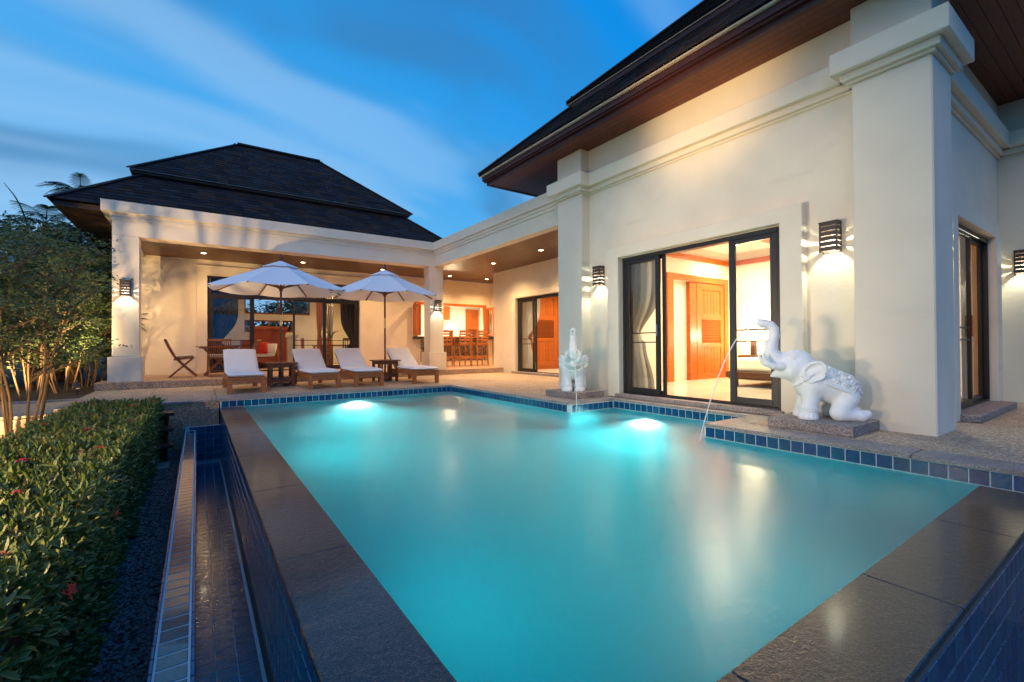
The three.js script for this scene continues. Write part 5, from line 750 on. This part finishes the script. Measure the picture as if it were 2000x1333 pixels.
// ---------- indoors ----------
{ // bed with slatted wooden base
  const o = thing('bed', 'white made bed on a low brown wooden base inside the bedroom', 'bed', [9.0, 0.062, -3.7]);
  W(o, 'bed_base', box(7.93, 0.20, -4.6, 10.1, 0.34, -2.8, 0.01), M.bedWood); W(o, 'side_rail', box(7.90, 0.22, -4.63, 7.929, 0.33, -2.77, 0.006), M.bedWood); for (const x of [8.0, 9.95]) for (const z of [-4.52, -2.9]) W(o, 'leg', box(x - 0.05, 0.063, z - 0.05, x + 0.05, 0.199, z + 0.05, 0.006), M.bedWood);
  const m = softBox(2.1, 0.23, 1.78, 0.06, 0.02); m.translate(9.0, 0.458, -3.7); W(o, 'mattress', m, M.linen); for (const z of [-4.2, -3.3]) { const p = cushion(0.42, 0.66, 0.18, z * 3 + 60); p.rotateZ(0.25); p.translate(9.78, 0.68, z); W(o, 'pillow', p, M.linen); }
  W(o, 'headboard', box(10.105, 0.063, -4.7, 10.19, 1.05, -2.7, 0.01), M.bedWood);
  const n = thing('nightstand', 'small brown nightstand beside the bed carrying the lamp', 'nightstand', [9.85, 0.062, -5.12]); W(n, 'cabinet', box(9.62, 0.10, -5.36, 10.18, 0.585, -4.88, 0.008), M.bedWood); W(n, 'drawer_front', box(9.60, 0.34, -5.33, 9.619, 0.55, -4.91, 0.004), M.orange[0]);
  const c = (name, axis, a, b, at, mat, tie, ga, gb, label, y0 = 0.075, y1 = 2.6, f = 7, group = 'curtains behind the glass doors') => solo(name, curtain(null, axis, a, b, y0, y1, at, mat, tie, ga, gb, f), mat, label, 'curtain', group);
  c('curtain', 'x', -5.70, -4.72, 5.96, M.curtain, 0.95, -5.65, -5.0, 'sheer curtain tied back at the left of the bedroom door'); c('curtain', 'x', -5.65, -4.62, 6.06, M.greyCurtain, 0.92, -5.6, -5.06, 'grey tied curtain behind the left glass leaf of the bedroom door');
  c('curtain', 'x', -2.62, -1.75, 6.0, M.curtain, 0.95, -2.3, -1.75, 'sheer curtain at the right of the bedroom door, behind the elephant');
  c('curtain', 'z', 6.45, 8.6, -1.72, M.amberCurtain, 0, 0, 0, 'amber lit curtain behind the near side glass door', 0.075, 2.6, 12);
  c('curtain', 'x', -11.75, -10.35, 8.12, M.curtain, 0.95, -11.7, -11.0, 'pale curtain tied back behind the guest room glass door', 0.075, 2.6, 8);
  c('curtain', 'z', 0.30, 0.95, -14.85, M.darkCurtain, 0.9, 0.3, 0.55, 'dark curtain at the left end of the living room window', 0.13, 2.75, 6); c('curtain', 'z', 3.70, 4.30, -14.85, M.darkCurtain, 0.9, 4.0, 4.3, 'dark curtain at the right end of the living room window', 0.13, 2.75, 6);
  c('curtain', 'z', 3.46, 3.72, -17.2, M.rustCurtain, 1.2, 3.5, 3.62, 'narrow rust red curtain deep in the living room', 0.13, 2.8, 4); c('curtain', 'z', 3.74, 4.05, -17.2, M.greyCurtain, 1.2, 3.85, 4.0, 'narrow grey curtain beside the rust red one', 0.13, 2.8, 4);
  // corridor behind the bedroom door
  W(villa, 'corridor_floor', box(7.9, 0.0, -7.6, 10.0, 0.052, -5.92), M.innerFloor); W(villa, 'corridor_wall', wallZ(-7.7, -7.6, 7.9, 10.0, 0.0, 2.6), M.inner); W(villa, 'corridor_wall', wallX(7.8, 7.9, -7.7, -6.12, 0.0, 2.6), M.inner);
}
{ // living room: armchair, cabinet, panel, dining set
  const a = thing('armchair', 'low wooden armchair with a red and a white cushion inside the living room', 'armchair', [1.80, 0.121, -17.2]); mesh(a, 'seat_base', box(-0.36, 0.18, -0.36, 0.36, 0.36, 0.36, 0.02), M.orange[0]); mesh(a, 'seat_pad', softBox(0.66, 0.14, 0.66, 0.05, 0.02), M.linen, [0, 0.43, 0]); for (const x of [-1, 1]) { mesh(a, 'arm', box(x * 0.36, 0.02, -0.38, x * 0.43, 0.62, 0.38, 0.015), M.orange[1]); } mesh(a, 'backrest', box(-0.36, 0.36, -0.44, 0.36, 0.86, -0.36, 0.02), M.orange[1]);
  const red = cushion(0.42, 0.40, 0.16, 81); red.rotateX(1.2); const r = solo('red_cushion', red, M.red, 'round edged red cushion propped on the living room armchair', 'cushion'); r.position.set(1.70, 0.78, -16.93); const wh = cushion(0.34, 0.34, 0.14, 91); wh.rotateX(1.2); wh.rotateY(-0.3); const q = solo('white_cushion', wh, M.linen, 'white cushion propped beside the red one', 'cushion'); q.position.set(2.02, 0.76, -16.96);
  const s = thing('sideboard', 'orange wood sideboard in the living room behind the armchair', 'sideboard', [2.0, 0.121, -18.6]); mesh(s, 'carcass', box(-0.75, 0.08, -0.25, 0.75, 0.95, 0.25, 0.01), M.orange[1]); for (let i = 0; i < 3; i++) mesh(s, 'cupboard_door', box(-0.73 + i * 0.49, 0.12, 0.251, -0.26 + i * 0.49, 0.92, 0.268, 0.004), M.orange[i]); mesh(s, 'foot_base', box(-0.7, 0, -0.2, 0.7, 0.079, 0.2), M.frame);
  const p = thing('room_divider', 'tall red brown wooden divider panel in the living room', 'divider', [2.37, 0.121, -17.7]); mesh(p, 'panel', box(-0.24, 0, -0.05, 0.2, 1.28, 0.05, 0.006), M.orange[0]); mesh(p, 'cap', box(-0.95, 1.281, -0.12, 0.26, 1.40, 0.12, 0.008), M.orange[0]); mesh(p, 'screen_board', box(-0.9, 0.0, -0.03, -0.242, 1.28, 0.03, 0.006), M.orange[2]);
  const w = thing('white_column', 'short white column with a moulded cap in the living room', 'column', [2.72, 0.121, -17.55]); mesh(w, 'shaft', box(-0.14, 0, -0.14, 0.14, 1.02, 0.14, 0.008), M.inner); mesh(w, 'cap', box(-0.19, 1.021, -0.19, 0.19, 1.12, 0.19, 0.01), M.inner);
  const dt = thing('dining_table', 'wooden dining table in the living room', 'table', [4.0, 0.121, -17.1]); mesh(dt, 'table_top', box(-0.62, 0.70, -0.42, 0.62, 0.74, 0.42, 0.006), M.orange[0]); for (const x of [-1, 1]) for (const z of [-1, 1]) mesh(dt, 'leg', box(x * 0.58 - x * 0.06, 0, z * 0.38 - z * 0.06, x * 0.58, 0.699, z * 0.38, 0.005), M.orange[1]);
  const dc = (x, z, t, mat, label) => { const c = thing('dining_chair', label, 'chair', [x, 0.121, z], t, 'dining chairs indoors'); for (const u of [-1, 1]) { mesh(c, 'leg', box(u * 0.2 - u * 0.035, 0, 0.165, u * 0.2, 0.43, 0.2, 0.003), mat); mesh(c, 'back_post', bar([u * 0.185, 0, -0.19], [u * 0.185, 0.98, -0.25], 0.035, 0.03), mat); } mesh(c, 'seat', box(-0.21, 0.431, -0.21, 0.21, 0.475, 0.21, 0.008), mat); for (let i = 0; i < 4; i++) mesh(c, 'back_slat', bar([-0.12 + i * 0.08, 0.5, -0.222], [-0.12 + i * 0.08, 0.92, -0.246], 0.04, 0.014), mat); mesh(c, 'top_rail', bar([-0.2, 0.95, -0.248], [0.2, 0.95, -0.248], 0.022, 0.07), mat); };
  dc(3.22, -17.0, Math.PI / 2, M.orange[1], 'orange wooden dining chair at the left end of the table'); dc(3.55, -16.5, Math.PI, M.orange[0], 'orange wooden dining chair seen from behind at the table'); dc(4.32, -16.45, Math.PI, M.black, 'dark dining chair behind the right window pane'); dc(4.75, -17.0, -Math.PI / 2, M.black, 'dark dining chair at the right end of the table');
  const v = thing('flower_vase', 'slim vase with long leaves on the dining table', 'vase', [3.92, 0.862, -17.0]); mesh(v, 'vase', plain(new THREE.LatheGeometry([[0, 0], [0.05, 0], [0.07, 0.1], [0.035, 0.2], [0.04, 0.24]].map((k) => new THREE.Vector2(...k)), 16)), M.brass); for (let i = 0; i < 9; i++) { const t = i * 0.7; mesh(v, 'leaf', limb([[0, 0.2, 0], [Math.cos(t) * 0.09, 0.42, Math.sin(t) * 0.09], [Math.cos(t) * 0.28, 0.52, Math.sin(t) * 0.28]], [0.008, 0.014, 0.002], 5, 6), M.frond[0]); }
}
// ---------- trees and plants ----------
const leafQuad = (() => { const g = new THREE.BufferGeometry(); g.setAttribute('position', new THREE.Float32BufferAttribute([0, 0, 0, 0.28, 0.06, 0.5, 0, 0, 1, 0, 0, 0, 0, 0, 1, -0.28, 0.06, 0.5], 3)); g.computeVertexNormals(); return metreUV(g); })();
function foliage(parent, name, pts, size, cols) { // pts in the parent's own metres
  const im = new THREE.InstancedMesh(leafQuad, M.leaf, pts.length), m = new THREE.Matrix4(), q = new THREE.Quaternion(), e = new THREE.Euler(), c = new THREE.Color();
  pts.forEach((p, i) => { e.set(rr(-0.7, 1.0), rr(0, 6.283), rr(-0.7, 0.7)); q.setFromEuler(e); const s = size * rr(0.6, 1.35); m.compose(new THREE.Vector3(...p), q, new THREE.Vector3(s, s, s)); im.setMatrixAt(i, m); const k = cols[Math.floor(rnd() * cols.length)], b = rr(0.75, 1.25); im.setColorAt(i, c.setRGB(k[0] * b, k[1] * b, k[2] * b)); });
  im.name = name; im.castShadow = im.receiveShadow = true; parent.add(im); return info(im, null, null, null, 'stuff');
}
const gauss = () => (rnd() + rnd() + rnd() - 1.5) * 0.82;
const green = [[0.085, 0.13, 0.028], [0.11, 0.16, 0.036], [0.06, 0.10, 0.024], [0.14, 0.15, 0.045]], dark = [[0.062, 0.105, 0.034], [0.080, 0.125, 0.036], [0.055, 0.095, 0.036]];
// several thin crooked stems that fork, with clouds of small leaves round the twigs
function shrubTree(at, h, spread, stems, leaves, size, cols, label, group, low = 0.35) {
  const o = thing('slender_tree', label, 'tree', at, 0, group), pts = [], tips = [];
  for (let s = 0; s < stems; s++) {
    const a = s / stems * 6.28 + rr(-0.5, 0.5), lean = spread * rr(0.3, 0.75), H = h * rr(0.72, 1), P = []; for (let i = 0; i <= 5; i++) { const t = i / 5; P.push([Math.cos(a) * (0.12 + lean * t) + rr(-0.05, 0.05) * (i > 0), H * t, Math.sin(a) * (0.12 + lean * t) + rr(-0.05, 0.05) * (i > 0)]); }
    mesh(o, 'trunk', limb(P, [0.0145, 0.013, 0.0115, 0.0095, 0.007, 0.003].map((r) => r * h / 2.6), 7, 14), M.bark);
    for (let b = 0; b < 6; b++) { const t = rr(low, 0.95), k = Math.floor(t * 5), q = P[k].map((v, d) => lerp(v, P[Math.min(5, k + 1)][d], t * 5 - k)), ba = rr(0, 6.28), L = spread * rr(0.3, 0.65), e = [q[0] + Math.cos(ba) * L, q[1] + L * rr(0.4, 1.1), q[2] + Math.sin(ba) * L]; mesh(o, 'branch', limb([q, [lerp(q[0], e[0], 0.5) + rr(-0.04, 0.04), lerp(q[1], e[1], 0.4), lerp(q[2], e[2], 0.5)], e], [0.014, 0.009, 0.003].map((r) => r * h / 2.6), 5, 6), M.bark); tips.push(e, [lerp(q[0], e[0], 0.6), lerp(q[1], e[1], 0.6), lerp(q[2], e[2], 0.6)]); }
    tips.push(P[5], P[4]);
  }
  while (pts.length < leaves) { const t = tips[Math.floor(rnd() * tips.length)], r = spread * 0.30 * rr(0.5, 1.2), c = [t[0] + gauss() * r, t[1] + gauss() * r * 0.55, t[2] + gauss() * r]; const n = 5 + Math.floor(rnd() * 8); for (let i = 0; i < n; i++) pts.push([c[0] + gauss() * 0.09, c[1] + gauss() * 0.035, c[2] + gauss() * 0.09]); }
  foliage(o, 'crown', pts, size, cols);
}
const gT = 'slender garden trees beside the pavilion';
shrubTree([-1.72, -0.77, -7.75], 3.0, 0.85, 9, 13000, 0.040, green, 'nearest slender tree with pale crooked trunks behind the hedge', gT, 0.5);
shrubTree([-2.35, -0.77, -8.1], 3.2, 0.95, 9, 13000, 0.040, green, 'slender tree with warm lit trunks at the left picture edge', gT, 0.5);
shrubTree([-2.45, -0.07, -11.6], 2.7, 1.0, 7, 15000, 0.044, green, 'slender tree with two pale trunks behind the slab path', gT, 0.5);
shrubTree([-2.2, -0.07, -12.6], 2.6, 0.85, 7, 13000, 0.044, [[0.07, 0.14, 0.03], [0.05, 0.11, 0.025], [0.09, 0.16, 0.04]], 'bright leaved slender tree right beside the glowing garden lamp', gT, 0.15);
shrubTree([-3.2, -0.07, -12.4], 3.0, 1.1, 7, 15000, 0.046, green, 'slender tree behind the path, leftmost of the second row', gT, 0.35);
shrubTree([-2.1, -0.07, -14.3], 2.6, 0.9, 6, 7500, 0.065, dark, 'dark slender tree close behind the porch pillar', gT, 0.2);
shrubTree([-3.0, -0.07, -14.6], 3.1, 1.1, 6, 7500, 0.07, dark, 'dark slender tree standing behind the second row', gT, 0.2);
for (const [x, z, h, l] of [[-2.15, -15.9, 2.3, 'dark leafy bush right behind the porch pillar'], [-3.1, -16.3, 2.5, 'dark leafy bush filling the gap between the thin trunks'], [-4.2, -15.4, 2.6, 'dark leafy bush at the left edge behind the trunks'], [-3.9, -13.6, 2.2, 'dark leafy bush beside the second row of slender trees']]) shrubTree([x, -0.07, z], h, 1.15, 7, 9000, 0.075, dark, l, 'dark bushes behind the slender trees', 0.02);
function bigTree(at, h, r, leaves, label) {
  const o = thing('broad_tree', label, 'tree', at, 0, 'dark broad trees at the back of the garden'); mesh(o, 'trunk', limb([[0, 0, 0], [rr(-0.1, 0.1), h * 0.3, rr(-0.1, 0.1)], [rr(-0.2, 0.2), h * 0.7, 0]], [0.16, 0.12, 0.05], 9, 10), M.bark);
  const cl = []; for (let i = 0; i < 16; i++) { const a = rr(0, 6.28), k = Math.sqrt(rnd()) * r, y = h * rr(0.25, 0.92); const e = [Math.cos(a) * k, y, Math.sin(a) * k]; cl.push([...e, rr(0.28, 0.5) * r]); if (i < 8) mesh(o, 'branch', limb([[0, h * 0.35, 0], [e[0] * 0.5, lerp(h * 0.4, y, 0.6), e[2] * 0.5], e], [0.06, 0.04, 0.012], 6, 6), M.bark); }
  const pts = []; while (pts.length < leaves) { const c = cl[Math.floor(rnd() * cl.length)]; pts.push([c[0] + gauss() * c[3], c[1] + gauss() * c[3] * 0.8, c[2] + gauss() * c[3]]); } foliage(o, 'crown', pts, 0.17, dark);
}
bigTree([-4.6, -0.07, -15.8], 4.3, 1.7, 9000, 'dark broad tree behind the slender trees at the left edge'); bigTree([-3.1, -0.07, -17.4], 4.0, 1.5, 8000, 'dark broad tree under the pavilion eave'); bigTree([-6.6, -0.07, -19.5], 5.4, 2.3, 9000, 'tall dark broad tree farthest to the left'); bigTree([-3.4, -0.07, -21.5], 4.9, 2.0, 8000, 'dark broad tree far behind the pavilion corner'); bigTree([-5.4, -0.07, -25], 6.0, 2.6, 8000, 'dark broad tree at the very back of the garden');
bigTree([0.2, -0.77, -23.5], 4.2, 1.8, 6000, 'dark broad tree seen through the rear window of the living room'); bigTree([3.2, -0.77, -23], 4.0, 1.8, 6000, 'dark broad tree outside the blinds of the living room');
// palm frond: arching rachis with two rows of drooping leaflets
function frondGeo(L, n, w, droop) {
  const P = [], quad = (a, b, c) => P.push(...a, ...b, ...c), at = (t) => [0, L * (0.55 * t - droop * t * t), L * t * (1 - 0.18 * t)];
  for (let i = 0; i < 10; i++) { const a = at(i / 10), b = at((i + 1) / 10), k = 0.012 * (1 - i / 11); quad([-k, a[1], a[2]], [k, a[1], a[2]], [k, b[1], b[2]]); quad([-k, a[1], a[2]], [k, b[1], b[2]], [-k, b[1], b[2]]); }
  for (let i = 0; i < n; i++) for (const s of [-1, 1]) { const t = 0.14 + 0.86 * i / n, p = at(t), l = L * 0.34 * Math.sin(Math.PI * (0.12 + 0.85 * t)) * rr(0.85, 1.1), sw = L * 0.16, m = [s * l * 0.55, p[1] - l * 0.06, p[2] + sw * 0.5], e = [s * l * 0.9, p[1] - l * (0.30 + 0.35 * rnd()), p[2] + sw]; quad([0, p[1], p[2] - w], [0, p[1], p[2] + w], m); quad([0, p[1], p[2] - w], m, [m[0], m[1] - 0.004, m[2] - w * 1.3]); quad([m[0], m[1] - 0.004, m[2] - w * 1.3], m, e); }
  const g = new THREE.BufferGeometry(); g.setAttribute('position', new THREE.Float32BufferAttribute(P, 3)); g.computeVertexNormals(); return metreUV(g);
}
const fronds = [0, 1, 2].map((k) => frondGeo(1, 26, 0.011, [0.42, 0.62, 0.85][k]));
function palm(at, h, L, n, label, trunkR = 0.09, group = 'feather palms behind the trees') {
  const o = thing('feather_palm', label, 'palm', at, rr(0, 6), group); const top = [rr(-0.2, 0.2), h, rr(-0.2, 0.2)]; mesh(o, 'trunk', limb([[0, 0, 0], [top[0] * 0.3, h * 0.5, top[2] * 0.3], top], [trunkR * 1.3, trunkR, trunkR * 0.8], 10, 12), M.palmBark);
  for (let i = 0; i < n; i++) { const f = mesh(o, 'frond', fronds[i % 3], M.frond[i % 2], top); f.rotation.set(rr(-0.5, 0.25), i * 2.4, 0, 'YXZ'); f.scale.setScalar(L * rr(0.85, 1.1)); }
}
palm([-3.2, -0.07, -17.0], 4.25, 1.0, 13, 'feather palm whose crown rises beside the eave corner'); palm([-3.25, -0.07, -20.2], 5.9, 1.1, 13, 'feather palm peeping over the roof edge, tallest'); palm([-4.5, -0.07, -16.0], 3.7, 1.3, 14, 'feather palm at the left picture edge');
palm([-2.55, -0.07, -15.6], 2.7, 1.2, 14, 'low feather palm below the eave soffit');
palm([-1.22, -0.07, -12.75], 1.35, 0.62, 14, 'small palm peeking out behind the lantern pillar', 0.03);
solo('bamboo_cane', limb([[-3.3, 0, -16], [-3.4, 3.6, -16], [-3.62, 4.45, -16], [-3.84, 4.82, -16]], [0.03, 0.022, 0.016, 0.006], 7, 16), M.frond[1], 'bare curved bamboo cane rising against the sky at the left', 'bamboo');
{ const s = thing('garden_shower', 'chrome arm of an outdoor shower at the left edge among the leaves', 'shower', [-2.35, -0.77, -8.6]); W(s, 'pipe', tube([[-2.35, -0.77, -8.3], [-2.35, 1.4, -8.3], [-2.35, 1.93, -8.28], [-2.22, 1.99, -8.2], [-1.95, 1.985, -8.0], [-1.86, 1.97, -7.96], [-1.845, 1.9, -7.96]], 0.014, 10, 60), M.metal); W(s, 'shower_head', cyl(0.05, 0.02, 0.03, -1.845, 1.87, -7.96, 18), M.metal); }

renderer.render(scene, camera);
